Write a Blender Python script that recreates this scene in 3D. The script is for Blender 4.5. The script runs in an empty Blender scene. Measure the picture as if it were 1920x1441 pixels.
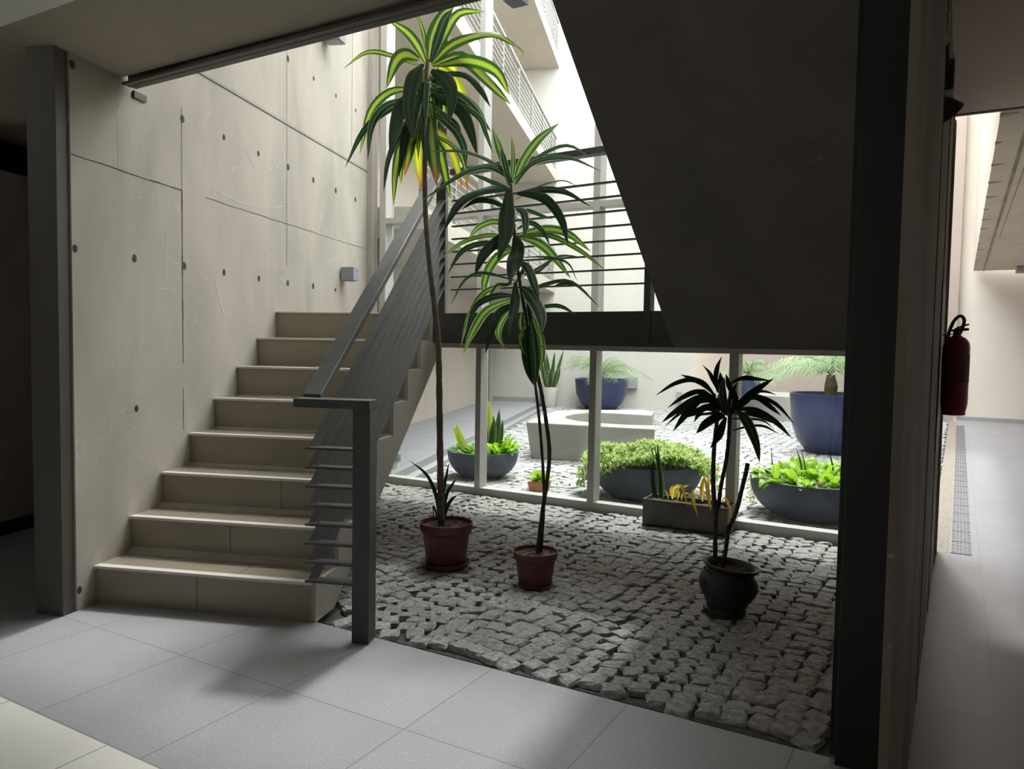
import bpy, bmesh, math, random
from mathutils import Vector, Matrix
C = bpy.context.scene.collection
R = math.radians
# ------------------------------------------------------------------ camera, sky, exposure
# World frame: X = u (along the glass wall, to the right), Y = v (down the corridor), Z up. Metres.
F_PX, HP, ROLL, EYE, YAW = 1450.0, 80.0, R(0.93), 1.36, R(30)
def cam_axes():
    p = math.atan(HP / F_PX)
    rt = Vector((math.cos(YAW), math.sin(YAW), 0)); fh = Vector((-math.sin(YAW), math.cos(YAW), 0)); z = Vector((0, 0, 1))
    fw = fh * math.cos(p) - z * math.sin(p); up = fh * math.sin(p) + z * math.cos(p)
    return rt * math.cos(ROLL) + up * math.sin(ROLL), up * math.cos(ROLL) - rt * math.sin(ROLL), fw
RT, UP, FW = cam_axes()
cd = bpy.data.cameras.new('camera'); cam = bpy.data.objects.new('camera', cd); C.objects.link(cam)
cd.sensor_width = 36; cd.lens = F_PX / 1920 * 36; cd.clip_start = 0.05; cd.clip_end = 200
M = Matrix((RT, UP, -FW)).transposed().to_4x4(); M.translation = (0, 0, EYE); cam.matrix_world = M
bpy.context.scene.camera = cam
w = bpy.data.worlds.new('overcast_sky'); bpy.context.scene.world = w; w.use_nodes = True
WN = w.node_tree.nodes; WL = w.node_tree.links; bg = WN['Background']
SKY = 9.9
tc = WN.new('ShaderNodeTexCoord'); sp = WN.new('ShaderNodeSeparateXYZ'); mr = WN.new('ShaderNodeMapRange')
WL.new(tc.outputs['Generated'], sp.inputs[0]); WL.new(sp.outputs['Z'], mr.inputs['Value'])
mr.inputs['From Min'].default_value = 0; mr.inputs['From Max'].default_value = 1
mr.inputs['To Min'].default_value = 0.72 * SKY; mr.inputs['To Max'].default_value = 1.05 * SKY
WL.new(mr.outputs[0], bg.inputs['Strength']); bg.inputs['Color'].default_value = (0.93, 0.97, 1.0, 1)
sd = bpy.data.lights.new('veiled_sun', 'SUN'); sun = bpy.data.objects.new('veiled_sun', sd); C.objects.link(sun)
sd.energy = 2.7; sd.angle = R(5); sd.color = (1.0, .98, .95)
sun.rotation_euler = Vector((.10, -.57, -1.07)).to_track_quat('-Z', 'Y').to_euler(); sun.location = (0, 12, 20)
vs = bpy.context.scene.view_settings
vs.view_transform = 'Standard'; vs.look = 'None'; vs.gamma = 1; vs.use_curve_mapping = False; vs.exposure = 0.0
cy = bpy.context.scene.cycles
cy.max_bounces = 12; cy.diffuse_bounces = 8; cy.transparent_max_bounces = 24; cy.use_denoising = True
cy.sample_clamp_indirect = 6

# ------------------------------------------------------------------ frames
def ray(x, y): return RT * ((x - 960) / F_PX) - UP * ((y - 720.5) / F_PX) + FW
AZS = R(19.2)
SD = Vector((-math.sin(AZS), math.cos(AZS), 0)); TD = Vector((math.cos(AZS), math.sin(AZS), 0))
def ST(s, t, z): return SD * s + TD * t + Vector((0, 0, z))
def at(x, y, depth):        # the real point seen at a photo position at a forward distance
    r = ray(x, y); fh = Vector((-math.sin(YAW), math.cos(YAW), 0)); return Vector((0, 0, EYE)) + r * (depth / r.dot(fh))
random.seed(7)
rnd = random.uniform

# ------------------------------------------------------------------ materials
def mat(name, col, rough=0.6, var=0.0, scale=8, bump=0.0, bscale=60, metal=0.0, col2=None, spec=0.5, detail=6, trans=0.0):
    m = bpy.data.materials.new(name); m.use_nodes = True; N = m.node_tree.nodes; L = m.node_tree.links
    b = N['Principled BSDF']; b.inputs['Base Color'].default_value = (*col, 1); b.inputs['Roughness'].default_value = rough
    b.inputs['Metallic'].default_value = metal; b.inputs['Specular IOR Level'].default_value = spec
    tc = N.new('ShaderNodeTexCoord')
    if var or col2:
        n = N.new('ShaderNodeTexNoise'); n.inputs['Scale'].default_value = scale; n.inputs['Detail'].default_value = detail
        L.new(tc.outputs['Object'], n.inputs['Vector'])
        r = N.new('ShaderNodeValToRGB'); L.new(n.outputs['Fac'], r.inputs[0]); L.new(r.outputs[0], b.inputs['Base Color'])
        r.color_ramp.elements[0].position = 0.3; r.color_ramp.elements[1].position = 0.7
        c2 = col2 if col2 else tuple(min(1, c * (1 + var)) for c in col)
        c1 = col if col2 else tuple(c * (1 - var) for c in col)
        r.color_ramp.elements[0].color = (*c1, 1); r.color_ramp.elements[1].color = (*c2, 1)
    if bump:
        n2 = N.new('ShaderNodeTexNoise'); n2.inputs['Scale'].default_value = bscale; n2.inputs['Detail'].default_value = 5
        L.new(tc.outputs['Object'], n2.inputs['Vector']); bp = N.new('ShaderNodeBump'); bp.inputs['Strength'].default_value = bump
        bp.inputs['Distance'].default_value = 0.01; L.new(n2.outputs['Fac'], bp.inputs['Height']); L.new(bp.outputs[0], b.inputs['Normal'])
    return m
def tile_mat(name, col, grout, size, off, speck=0.0, rough=0.35, gw=0.006, ang=0.0, var=.08, lit=None):
    m = bpy.data.materials.new(name); m.use_nodes = True; N = m.node_tree.nodes; L = m.node_tree.links
    b = N['Principled BSDF']; b.inputs['Roughness'].default_value = rough
    tc = N.new('ShaderNodeTexCoord'); mp = N.new('ShaderNodeMapping'); mp.inputs['Rotation'].default_value[2] = ang
    L.new(tc.outputs['Object'], mp.inputs[0]); s = N.new('ShaderNodeSeparateXYZ'); L.new(mp.outputs[0], s.inputs[0])
    def mth(op, a, bb=None):
        n = N.new('ShaderNodeMath'); n.operation = op
        for i, q in enumerate((a, bb)):
            if q is None: continue
            if hasattr(q, 'is_linked') or isinstance(q, bpy.types.NodeSocket): L.new(q, n.inputs[i])
            else: n.inputs[i].default_value = q
        return n.outputs[0]
    fs, cells = [], []
    for ax, o in (('X', off[0]), ('Y', off[1])):
        v = mth('DIVIDE', mth('SUBTRACT', s.outputs[ax], o), size); cells.append(mth('FLOOR', v))
        d = mth('ABSOLUTE', mth('SUBTRACT', mth('FRACT', v), 0.5)); fs.append(mth('GREATER_THAN', d, 0.5 - gw / size / 2))
    g = mth('MAXIMUM', fs[0], fs[1])
    cb = N.new('ShaderNodeCombineXYZ'); L.new(cells[0], cb.inputs[0]); L.new(cells[1], cb.inputs[1])
    wn = N.new('ShaderNodeTexWhiteNoise'); L.new(cb.outputs[0], wn.inputs['Vector'])
    n = N.new('ShaderNodeTexNoise'); n.inputs['Scale'].default_value = 3; n.inputs['Detail'].default_value = 4; L.new(tc.outputs['Object'], n.inputs['Vector'])
    k = mth('ADD', mth('ADD', mth('MULTIPLY', wn.outputs['Value'], var), 1 - var), mth('MULTIPLY', mth('SUBTRACT', n.outputs['Fac'], .5), .25))
    if speck:
        vo = N.new('ShaderNodeTexVoronoi'); vo.inputs['Scale'].default_value = 75; L.new(tc.outputs['Object'], vo.inputs['Vector'])
        n3 = N.new('ShaderNodeTexNoise'); n3.inputs['Scale'].default_value = 120; n3.inputs['Detail'].default_value = 3; L.new(tc.outputs['Object'], n3.inputs['Vector'])
        k = mth('ADD', k, mth('ADD', mth('MULTIPLY', mth('LESS_THAN', vo.outputs['Distance'], 0.13), speck * 1.3), mth('MULTIPLY', mth('SUBTRACT', n3.outputs['Fac'], .5), speck)))
    vm = N.new('ShaderNodeVectorMath'); vm.operation = 'SCALE'; vm.inputs[0].default_value = col; L.new(k, vm.inputs['Scale'])
    mx = N.new('ShaderNodeMix'); mx.data_type = 'RGBA'; L.new(g, mx.inputs[0]); L.new(vm.outputs[0], mx.inputs[6]); mx.inputs[7].default_value = (*grout, 1)
    L.new(mx.outputs[2], b.inputs['Base Color'])
    bp = N.new('ShaderNodeBump'); bp.inputs['Strength'].default_value = .35; bp.inputs['Distance'].default_value = .003; bp.invert = True
    L.new(g, bp.inputs['Height']); L.new(bp.outputs[0], b.inputs['Normal'])
    return m
def concrete_mat(name, c1, c2, scratch=0.5, rough=0.75, streak=False):
    m = bpy.data.materials.new(name); m.use_nodes = True; N = m.node_tree.nodes; L = m.node_tree.links
    b = N['Principled BSDF']; b.inputs['Roughness'].default_value = rough; b.inputs['Specular IOR Level'].default_value = .3
    tc = N.new('ShaderNodeTexCoord')
    def noise(sc, det=5, dist=0, vec=None, rgh=.55):
        n = N.new('ShaderNodeTexNoise'); n.inputs['Scale'].default_value = sc; n.inputs['Detail'].default_value = det
        n.inputs['Distortion'].default_value = dist; n.inputs['Roughness'].default_value = rgh
        L.new(vec or tc.outputs['Object'], n.inputs['Vector']); return n.outputs['Fac']
    mp = N.new('ShaderNodeMapping'); mp.inputs['Scale'].default_value = (1, 1, .35) if not streak else (8, 1, 1); L.new(tc.outputs['Object'], mp.inputs[0])
    r = N.new('ShaderNodeValToRGB'); L.new(noise(2.2, 7, .4, mp.outputs[0]), r.inputs[0])
    r.color_ramp.elements[0].position = .33; r.color_ramp.elements[1].position = .68
    r.color_ramp.elements[0].color = (*c1, 1); r.color_ramp.elements[1].color = (*c2, 1)
    # pale trowel scratches: narrow bands of a distorted noise, only in patches
    a = N.new('ShaderNodeMath'); a.operation = 'SUBTRACT'; L.new(noise(5.5, 2, 2.2), a.inputs[0]); a.inputs[1].default_value = .5
    a2 = N.new('ShaderNodeMath'); a2.operation = 'ABSOLUTE'; L.new(a.outputs[0], a2.inputs[0])
    a3 = N.new('ShaderNodeMath'); a3.operation = 'LESS_THAN'; L.new(a2.outputs[0], a3.inputs[0]); a3.inputs[1].default_value = .0035
    p = N.new('ShaderNodeMath'); p.operation = 'GREATER_THAN'; L.new(noise(1.9, 3, .5), p.inputs[0]); p.inputs[1].default_value = .56
    q = N.new('ShaderNodeMath'); q.operation = 'MULTIPLY'; L.new(a3.outputs[0], q.inputs[0]); L.new(p.outputs[0], q.inputs[1])
    q2 = N.new('ShaderNodeMath'); q2.operation = 'MULTIPLY'; L.new(q.outputs[0], q2.inputs[0]); q2.inputs[1].default_value = scratch
    mx = N.new('ShaderNodeMix'); mx.data_type = 'RGBA'; L.new(q2.outputs[0], mx.inputs[0]); L.new(r.outputs[0], mx.inputs[6])
    mx.inputs[7].default_value = (.72, .70, .66, 1)
    # air-bubble pits
    vo = N.new('ShaderNodeTexVoronoi'); vo.inputs['Scale'].default_value = 14; L.new(tc.outputs['Object'], vo.inputs['Vector'])
    pit = N.new('ShaderNodeMath'); pit.operation = 'LESS_THAN'; L.new(vo.outputs['Distance'], pit.inputs[0]); pit.inputs[1].default_value = .045
    mx2 = N.new('ShaderNodeMix'); mx2.data_type = 'RGBA'; pm = N.new('ShaderNodeMath'); pm.operation = 'MULTIPLY'; L.new(pit.outputs[0], pm.inputs[0]); pm.inputs[1].default_value = .5
    L.new(pm.outputs[0], mx2.inputs[0]); L.new(mx.outputs[2], mx2.inputs[6]); mx2.inputs[7].default_value = (.14, .12, .10, 1)
    L.new(mx2.outputs[2], b.inputs['Base Color'])
    bp = N.new('ShaderNodeBump'); bp.inputs['Strength'].default_value = .16; bp.inputs['Distance'].default_value = .01
    L.new(noise(9, 10, .3), bp.inputs['Height']); L.new(bp.outputs[0], b.inputs['Normal'])
    return m
def leaf_mat(name, edge, mid, stripe=.28, trans=.45, tip=None, rim=None, rough=.38, spec=.4):
    m = bpy.data.materials.new(name); m.use_nodes = True; N = m.node_tree.nodes; L = m.node_tree.links
    b = N['Principled BSDF']; b.inputs['Roughness'].default_value = rough; b.inputs['Specular IOR Level'].default_value = spec
    uv = N.new('ShaderNodeUVMap'); s = N.new('ShaderNodeSeparateXYZ'); L.new(uv.outputs[0], s.inputs[0])
    a = N.new('ShaderNodeMath'); a.operation = 'SUBTRACT'; L.new(s.outputs['X'], a.inputs[0]); a.inputs[1].default_value = .5
    a2 = N.new('ShaderNodeMath'); a2.operation = 'ABSOLUTE'; L.new(a.outputs[0], a2.inputs[0])
    r = N.new('ShaderNodeValToRGB'); L.new(a2.outputs[0], r.inputs[0]); e = r.color_ramp.elements
    e[0].position = stripe * .5 * .7; e[0].color = (*mid, 1); e[1].position = stripe * .5 * 1.3; e[1].color = (*edge, 1)
    if rim: x = r.color_ramp.elements.new(.40); x.color = (*edge, 1); x = r.color_ramp.elements.new(.46); x.color = (*rim, 1)
    col = r.outputs[0]
    if tip:
        mr = N.new('ShaderNodeMapRange'); L.new(s.outputs['Y'], mr.inputs[0]); mr.inputs['From Min'].default_value = .72; mr.inputs['From Max'].default_value = .95
        mx = N.new('ShaderNodeMix'); mx.data_type = 'RGBA'; L.new(mr.outputs[0], mx.inputs[0]); L.new(col, mx.inputs[6]); mx.inputs[7].default_value = (*tip, 1); col = mx.outputs[2]
    L.new(col, b.inputs['Base Color']); t = N.new('ShaderNodeBsdfTranslucent'); L.new(col, t.inputs[0])
    ms = N.new('ShaderNodeMixShader'); ms.inputs[0].default_value = trans; L.new(b.outputs[0], ms.inputs[1]); L.new(t.outputs[0], ms.inputs[2])
    L.new(ms.outputs[0], N['Material Output'].inputs['Surface'])
    return m
def glass_mat():
    m = bpy.data.materials.new('window_glass'); m.use_nodes = True; N = m.node_tree.nodes; L = m.node_tree.links
    N.remove(N['Principled BSDF']); t = N.new('ShaderNodeBsdfTransparent'); t.inputs[0].default_value = (.96, .98, .97, 1)
    g = N.new('ShaderNodeBsdfGlossy'); g.inputs['Roughness'].default_value = .01; ge = N.new('ShaderNodeNewGeometry')
    dt = N.new('ShaderNodeVectorMath'); dt.operation = 'DOT_PRODUCT'; L.new(ge.outputs['Incoming'], dt.inputs[0]); L.new(ge.outputs['Normal'], dt.inputs[1])
    def mm(op, a, b_):
        n = N.new('ShaderNodeMath'); n.operation = op
        for i, q in enumerate((a, b_)):
            if q is None: continue
            if isinstance(q, float): n.inputs[i].default_value = q
            else: L.new(q, n.inputs[i])
        return n.outputs[0]
    f = mm('ADD', mm('MULTIPLY', mm('POWER', mm('SUBTRACT', 1.0, mm('ABSOLUTE', dt.outputs['Value'], None)), 5.0), .48), .02)
    ms = N.new('ShaderNodeMixShader'); L.new(f, ms.inputs[0]); L.new(t.outputs[0], ms.inputs[1]); L.new(g.outputs[0], ms.inputs[2])
    L.new(ms.outputs[0], N['Material Output'].inputs['Surface']); return m
m_wall = concrete_mat('fair_faced_concrete', (.385, .352, .298), (.53, .485, .41), .6)
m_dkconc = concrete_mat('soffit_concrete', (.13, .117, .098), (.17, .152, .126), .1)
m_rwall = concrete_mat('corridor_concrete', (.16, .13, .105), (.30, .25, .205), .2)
m_side = concrete_mat('stair_side_concrete', (.34, .31, .27), (.46, .42, .36), .2)
m_ceil = mat('concrete_ceiling_paint', (.42, .37, .30), .8, .06, 2)
m_ceilc = mat('warm_corridor_ceiling_paint', (.50, .41, .31), .8, .06, 2)
m_white = mat('white_ceiling_paint', (.80, .80, .78), .8)
m_cream = mat('cream_courtyard_render', (.47, .425, .365), .85, .05, 1.5, .15, 120)
m_offw = mat('white_courtyard_render', (.53, .505, .455), .85, .04, 1.2, .1, 120)
m_endw = mat('warm_white_render', (.66, .60, .52), .85, .03, 1.5)
m_gravel = mat('beige_gravel', (.24, .21, .17), .95, .35, 60, .8, 60)
m_pink = mat('pinkish_courtyard_render', (.36, .295, .25), .85, .05, 1.5)
m_terr = tile_mat('grey_terrazzo_tiles', (.33, .335, .345), (.20, .20, .205), .6, (-1.63, 1.505), .55, .42)
m_cream_tile = tile_mat('cream_porcelain_tiles', (.72, .70, .63), (.30, .29, .27), .6, (-2.40, 1.505), 0, .3, var=.03)
m_corr_tile = tile_mat('pale_corridor_tiles', (.27, .267, .28), (.24, .235, .24), .6, (.17, 2.705), 0.05, .35, gw=.008)
m_walk = tile_mat('grey_walkway_tiles', (.31, .31, .33), (.24, .24, .25), .6, (0, 0), 0, .6, ang=AZS)
m_step = mat('beige_step_tile', (.28, .243, .185), .22, .06, 3)
m_nose = mat('pale_step_nosing', (.62, .58, .52), .35)
m_joint = mat('dark_joint', (.06, .055, .05), .9)
m_steel = mat('dark_grey_painted_steel', (.052, .057, .053), .42, .08, 20)
m_steel2 = mat('black_painted_steel', (.016, .017, .017), .45)
m_beam = mat('brown_grey_steel', (.10, .092, .08), .5)
m_alu = mat('satin_aluminium', (.52, .51, .48), .45)
m_cob = mat('granite_cobbles', (.20, .19, .178), .65, col2=(.45, .43, .40), scale=38, bump=.8, bscale=90)
m_cobout = mat('pale_courtyard_cobbles', (.26, .255, .25), .8, col2=(.42, .41, .40), scale=20, bump=.7, bscale=60)
m_dirt = mat('dark_joint_sand', (.09, .085, .08), .95, .3, 40)
m_sand = mat('pale_joint_sand', (.26, .25, .24), .95, .3, 40)
m_terra = mat('maroon_plastic_pot', (.125, .036, .034), .45, .1, 10)
m_terraor = mat('terracotta', (.55, .22, .12), .8, .1, 10)
m_blackpot = mat('dark_glazed_clay', (.022, .018, .018), .5, .3, 12, .4, 30)
m_blue = mat('cobalt_glazed_ceramic', (.028, .038, .105), .3, .3, 3)
m_bowl = mat('weathered_blue_grey_bowl', (.05, .062, .09), .65, col2=(.10, .11, .14), scale=5)
m_soil = mat('potting_soil', (.055, .04, .03), .95, .5, 40, 1, 50)
m_stem = mat('dracaena_cane', (.11, .085, .055), .8, .35, 40, .5, 80)
m_stemd = mat('dark_cane', (.05, .04, .03), .8, .35, 40, .5, 80)
m_box = mat('dark_metal_planter', (.13, .12, .105), .5, .3, 6)
m_red = mat('extinguisher_red', (.22, .008, .02), .22)
m_blk = mat('black_rubber', (.012, .012, .012), .45)
m_lampb = mat('grey_lamp_housing', (.25, .28, .31), .4)
m_grey = mat('grey_plastic', (.30, .30, .30), .5)
m_bench = concrete_mat('pale_bench_concrete', (.29, .28, .245), (.38, .365, .33), .1)
m_grate = mat('galvanised_grate', (.22, .21, .20), .5, metal=.2)
m_glass = glass_mat()
L_corn = leaf_mat('striped_corn_plant_leaf', (.035, .10, .018), (.38, .50, .05), .40, .5)
L_corny = leaf_mat('yellowing_leaf', (.30, .42, .03), (.75, .66, .04), .5, .55, tip=(.45, .16, .03))
L_corno = leaf_mat('browned_tip_leaf', (.04, .11, .02), (.30, .42, .05), .35, .5, tip=(.50, .18, .04))
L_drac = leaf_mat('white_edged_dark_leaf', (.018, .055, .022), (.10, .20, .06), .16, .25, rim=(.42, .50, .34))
L_dracg = leaf_mat('green_lit_leaf', (.05, .15, .02), (.28, .42, .08), .3, .5, rim=(.5, .56, .34))  # lit copy of the dracaena leaf, brightness put into the colour
L_dark = leaf_mat('dark_silhouette_leaf', (.008, .028, .010), (.02, .05, .015), .2, .15, rim=(.05, .09, .04), spec=.25)  # shaded leaf copy, backlit darkness put into the colour
L_sans = leaf_mat('snake_plant_leaf', (.05, .13, .04), (.03, .09, .04), .6, .25, rim=(.55, .55, .15))
L_sansy = leaf_mat('yellow_snake_plant_leaf', (.55, .60, .06), (.25, .40, .08), .4, .4)
L_lime = leaf_mat('lime_broad_leaf', (.30, .52, .03), (.42, .62, .06), .2, .5)
L_mid = leaf_mat('fresh_green_leaf', (.16, .34, .05), (.26, .46, .10), .2, .45)
L_sed = leaf_mat('pale_green_sedum', (.45, .58, .20), (.65, .70, .30), .3, .4)
L_palm = leaf_mat('palm_leaflet', (.30, .42, .22), (.38, .50, .28), .3, .45)
L_yel = leaf_mat('withered_yellow_leaf', (.68, .52, .05), (.75, .60, .10), .3, .5, tip=(.55, .25, .05))
L_ora = leaf_mat('withered_orange_leaf', (.75, .35, .06), (.78, .50, .10), .3, .5)

# ------------------------------------------------------------------ mesh helpers
class MB:
    def __init__(s): s.v = []; s.f = []; s.uv = []; s.mi = []; s.ms = []
    def add(s, vs, fs, uvs=None, mi=0):
        o = len(s.v); s.v += [Vector(p) for p in vs]; s.f += [tuple(i + o for i in f) for f in fs]
        s.uv += list(uvs) if uvs else [(0, 0)] * len(vs); s.mi += [mi] * len(fs); return s
    def hexa(s, p, mi=0):       # 8 corners: bottom 0-3 ccw, top 4-7
        return s.add(p, [(3, 2, 1, 0), (4, 5, 6, 7), (0, 1, 5, 4), (1, 2, 6, 5), (2, 3, 7, 6), (3, 0, 4, 7)], mi=mi)
    def box(s, x0, y0, z0, x1, y1, z1, mi=0):
        return s.hexa([(x0, y0, z0), (x1, y0, z0), (x1, y1, z0), (x0, y1, z0), (x0, y0, z1), (x1, y0, z1), (x1, y1, z1), (x0, y1, z1)], mi)
    def stbox(s, s0, t0, z0, s1, t1, z1, mi=0):
        return s.hexa([ST(s0, t0, z0), ST(s0, t1, z0), ST(s1, t1, z0), ST(s1, t0, z0), ST(s0, t0, z1), ST(s0, t1, z1), ST(s1, t1, z1), ST(s1, t0, z1)], mi)
    def bar(s, a, b, w, h, side=None, mi=0):      # rectangular bar from a to b, w across, h high
        a = Vector(a); b = Vector(b); d = (b - a).normalized(); z = Vector((0, 0, 1))
        sd = Vector(side).normalized() if side else d.cross(z)
        if sd.length < 1e-4: sd = Vector((1, 0, 0))
        sd.normalize(); u = sd.cross(d).normalized(); sd = sd * w / 2; u = u * h / 2
        return s.hexa([a - sd - u, a + sd - u, b + sd - u, b - sd - u, a - sd + u, a + sd + u, b + sd + u, b - sd + u], mi)
    def prism(s, poly, z0, z1, mi=0):             # plan polygon (list of 2-D/3-D points, ccw)
        n = len(poly); v = [(p[0], p[1], z0) for p in poly] + [(p[0], p[1], z1) for p in poly]
        return s.add(v, [tuple(range(n - 1, -1, -1)), tuple(range(n, 2 * n))] + [(i, (i + 1) % n, n + (i + 1) % n, n + i) for i in range(n)], mi=mi)
    def profile(s, pts, d, mi=0):                 # planar outline extruded by vector d
        n = len(pts); d = Vector(d); v = [Vector(p) for p in pts] + [Vector(p) + d for p in pts]
        return s.add(v, [tuple(range(n - 1, -1, -1)), tuple(range(n, 2 * n))] + [(i, (i + 1) % n, n + (i + 1) % n, n + i) for i in range(n)], mi=mi)
    def lathe(s, c, prof, n=40, tilt=None, mi=0):
        c = Vector(c); v = []; f = []; T = tilt or Matrix.Identity(3)
        for r, z in prof:
            for k in range(n): a = 2 * math.pi * k / n; v.append(c + T @ Vector((r * math.cos(a), r * math.sin(a), z)))
        for i in range(len(prof) - 1):
            for k in range(n): k2 = (k + 1) % n; f.append((i * n + k, i * n + k2, (i + 1) * n + k2, (i + 1) * n + k))
        f.append(tuple(range(n - 1, -1, -1))); f.append(tuple(range((len(prof) - 1) * n, len(prof) * n)))
        return s.add(v, f, mi=mi)
    def tube(s, pts, rad, n=10, mi=0):
        pts = [Vector(p) for p in pts]; m = len(pts); v = []; f = []
        if not hasattr(rad, '__len__'): rad = [rad] * m
        ref = Vector((.3, .5, .8)).normalized()
        for i, p in enumerate(pts):
            d = (pts[min(i + 1, m - 1)] - pts[max(i - 1, 0)]).normalized(); a = d.cross(ref)
            if a.length < .1: a = d.cross(Vector((1, 0, 0)))
            a.normalize(); b = d.cross(a)
            for k in range(n): q = 2 * math.pi * k / n; v.append(p + (a * math.cos(q) + b * math.sin(q)) * rad[i])
        for i in range(m - 1):
            for k in range(n): k2 = (k + 1) % n; f.append((i * n + k, i * n + k2, (i + 1) * n + k2, (i + 1) * n + k))
        f.append(tuple(range(n - 1, -1, -1))); f.append(tuple(range((m - 1) * n, m * n)))
        return s.add(v, f, mi=mi)
    def leaf(s, pts, w, ang=0.0, fold=.25, face=None, wave=0.0, shape=0, seg=12, mi=0):
        P = curve(pts, seg); m = len(P); v = []; uv = []; f = []; face = Vector(face) if face else FW
        ph = rnd(0, 6)
        for i, p in enumerate(P):
            t = i / (m - 1); d = (P[min(i + 1, m - 1)] - P[max(i - 1, 0)]).normalized()
            a = d.cross(face)
            if a.length < .15: a = d.cross(UP)
            a.normalize(); a = Matrix.Rotation(ang, 3, d) @ a; nn = a.cross(d)
            if shape == 0: k = min(1, .32 + 2.4 * t) * (1 - max(0, (t - .45) / .55) ** 2.2)
            elif shape == 1: k = math.sin(math.pi * min(1, t * .97 + .03)) ** .7
            else: k = (1 - t ** 3)
            h = max(.0008, w / 2 * k)
            q = math.sin(t * 9 + ph) * wave * h
            v += [p - a * h + nn * (h * fold + q), p - a * h * .45 + nn * (h * fold * .4), p, p + a * h * .45 + nn * (h * fold * .4), p + a * h + nn * (h * fold - q)]
            uv += [(0, t), (.27, t), (.5, t), (.73, t), (1, t)]
        for i in range(m - 1):
            for k in range(4): f.append((i * 5 + k, i * 5 + k + 1, i * 5 + 6 + k, i * 5 + 5 + k))
        return s.add(v, f, uv, mi)
    def build(s, name, m, parent=None, smooth=False, bevel=0.0):
        wl = Vector((0, 0, 0)); q = parent
        while q: wl += q.location; q = q.parent
        me = bpy.data.meshes.new(name); me.from_pydata([p - wl for p in s.v], [], s.f)
        ul = me.uv_layers.new(name='UVMap'); vi = [0] * len(me.loops); me.loops.foreach_get('vertex_index', vi)
        fl = [];  [fl.extend(s.uv[i]) for i in vi]; ul.data.foreach_set('uv', fl)
        for mm in (m if isinstance(m, (list, tuple)) else [m]): me.materials.append(mm)
        me.polygons.foreach_set('material_index', s.mi)
        if smooth: me.polygons.foreach_set('use_smooth', [True] * len(me.polygons))
        me.update(); o = bpy.data.objects.new(name, me); C.objects.link(o); o.parent = parent
        if bevel: b = o.modifiers.new('bevel', 'BEVEL'); b.width = bevel; b.segments = 2; b.limit_method = 'ANGLE'
        if smooth and bevel == 0 and smooth != 2: pass
        return o
def curve(pts, seg):
    pts = [Vector(p) for p in pts]; n = len(pts)
    if n == 2: return [pts[0].lerp(pts[1], i / seg) for i in range(seg + 1)]
    out = []; q = [pts[0] * 2 - pts[1]] + pts + [pts[-1] * 2 - pts[-2]]; per = max(2, seg // (n - 1))
    for i in range(1, n):
        a, b, c, d = q[i - 1], q[i], q[i + 1], q[i + 2]
        for k in range(per): t = k / per; out.append(.5 * ((2 * b) + (c - a) * t + (2 * a - 5 * b + 4 * c - d) * t * t + (3 * b - a - 3 * c + d) * t ** 3))
    out.append(pts[-1]); return out
def autosmooth(o, deg=35):
    me = o.data; bm = bmesh.new(); bm.from_mesh(me)
    for e in bm.edges: e.smooth = not (len(e.link_faces) == 2 and e.calc_face_angle(0) > R(deg))
    for f in bm.faces: f.smooth = True
    bm.to_mesh(me); bm.free(); return o
def tag(o, label, cat, group=None, kind=None):
    o['label'] = label; o['category'] = cat
    if group: o['group'] = group
    if kind: o['kind'] = kind
    return o
def empty(name, loc, label, cat, group=None):
    o = bpy.data.objects.new(name, None); C.objects.link(o); o.location = loc; o.empty_display_size = .1; return tag(o, label, cat, group)
def struct(o): o['kind'] = 'structure'; return o

# ================================================================== SETTING
VT = 5.6          # top of the open stair void
GV = 5.83        # inner face of the glass wall
ZC = -.02        # cobble level
S0, RIS, TRD = 3.405, .1945, .27
TL, TRR = -2.79, -1.59
WEND = 7.22
# floors
b = MB(); b.box(-9, 1.505, -.12, 0.0, 2.70, 0)
struct(b.build('floor', m_terr))
b = MB(); b.box(-9, -3.5, -.12, 0.0, 1.505, 0); struct(b.build('floor', m_cream_tile))
b = MB(); b.box(0.0, -3.5, -.12, 3.2, 17.2, 0); b.box(-.29, 2.70, -.12, 0, 5.88, 0); struct(b.build('floor', m_corr_tile))
b = MB(); P = [(-9, 2.7), (-4.01, 2.70), ST(8, -2.9, 0), ST(8, -6, 0), (-9, 7)]; b.prism(P, -.12, 0.0); struct(b.build('floor', m_terr))
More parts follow.
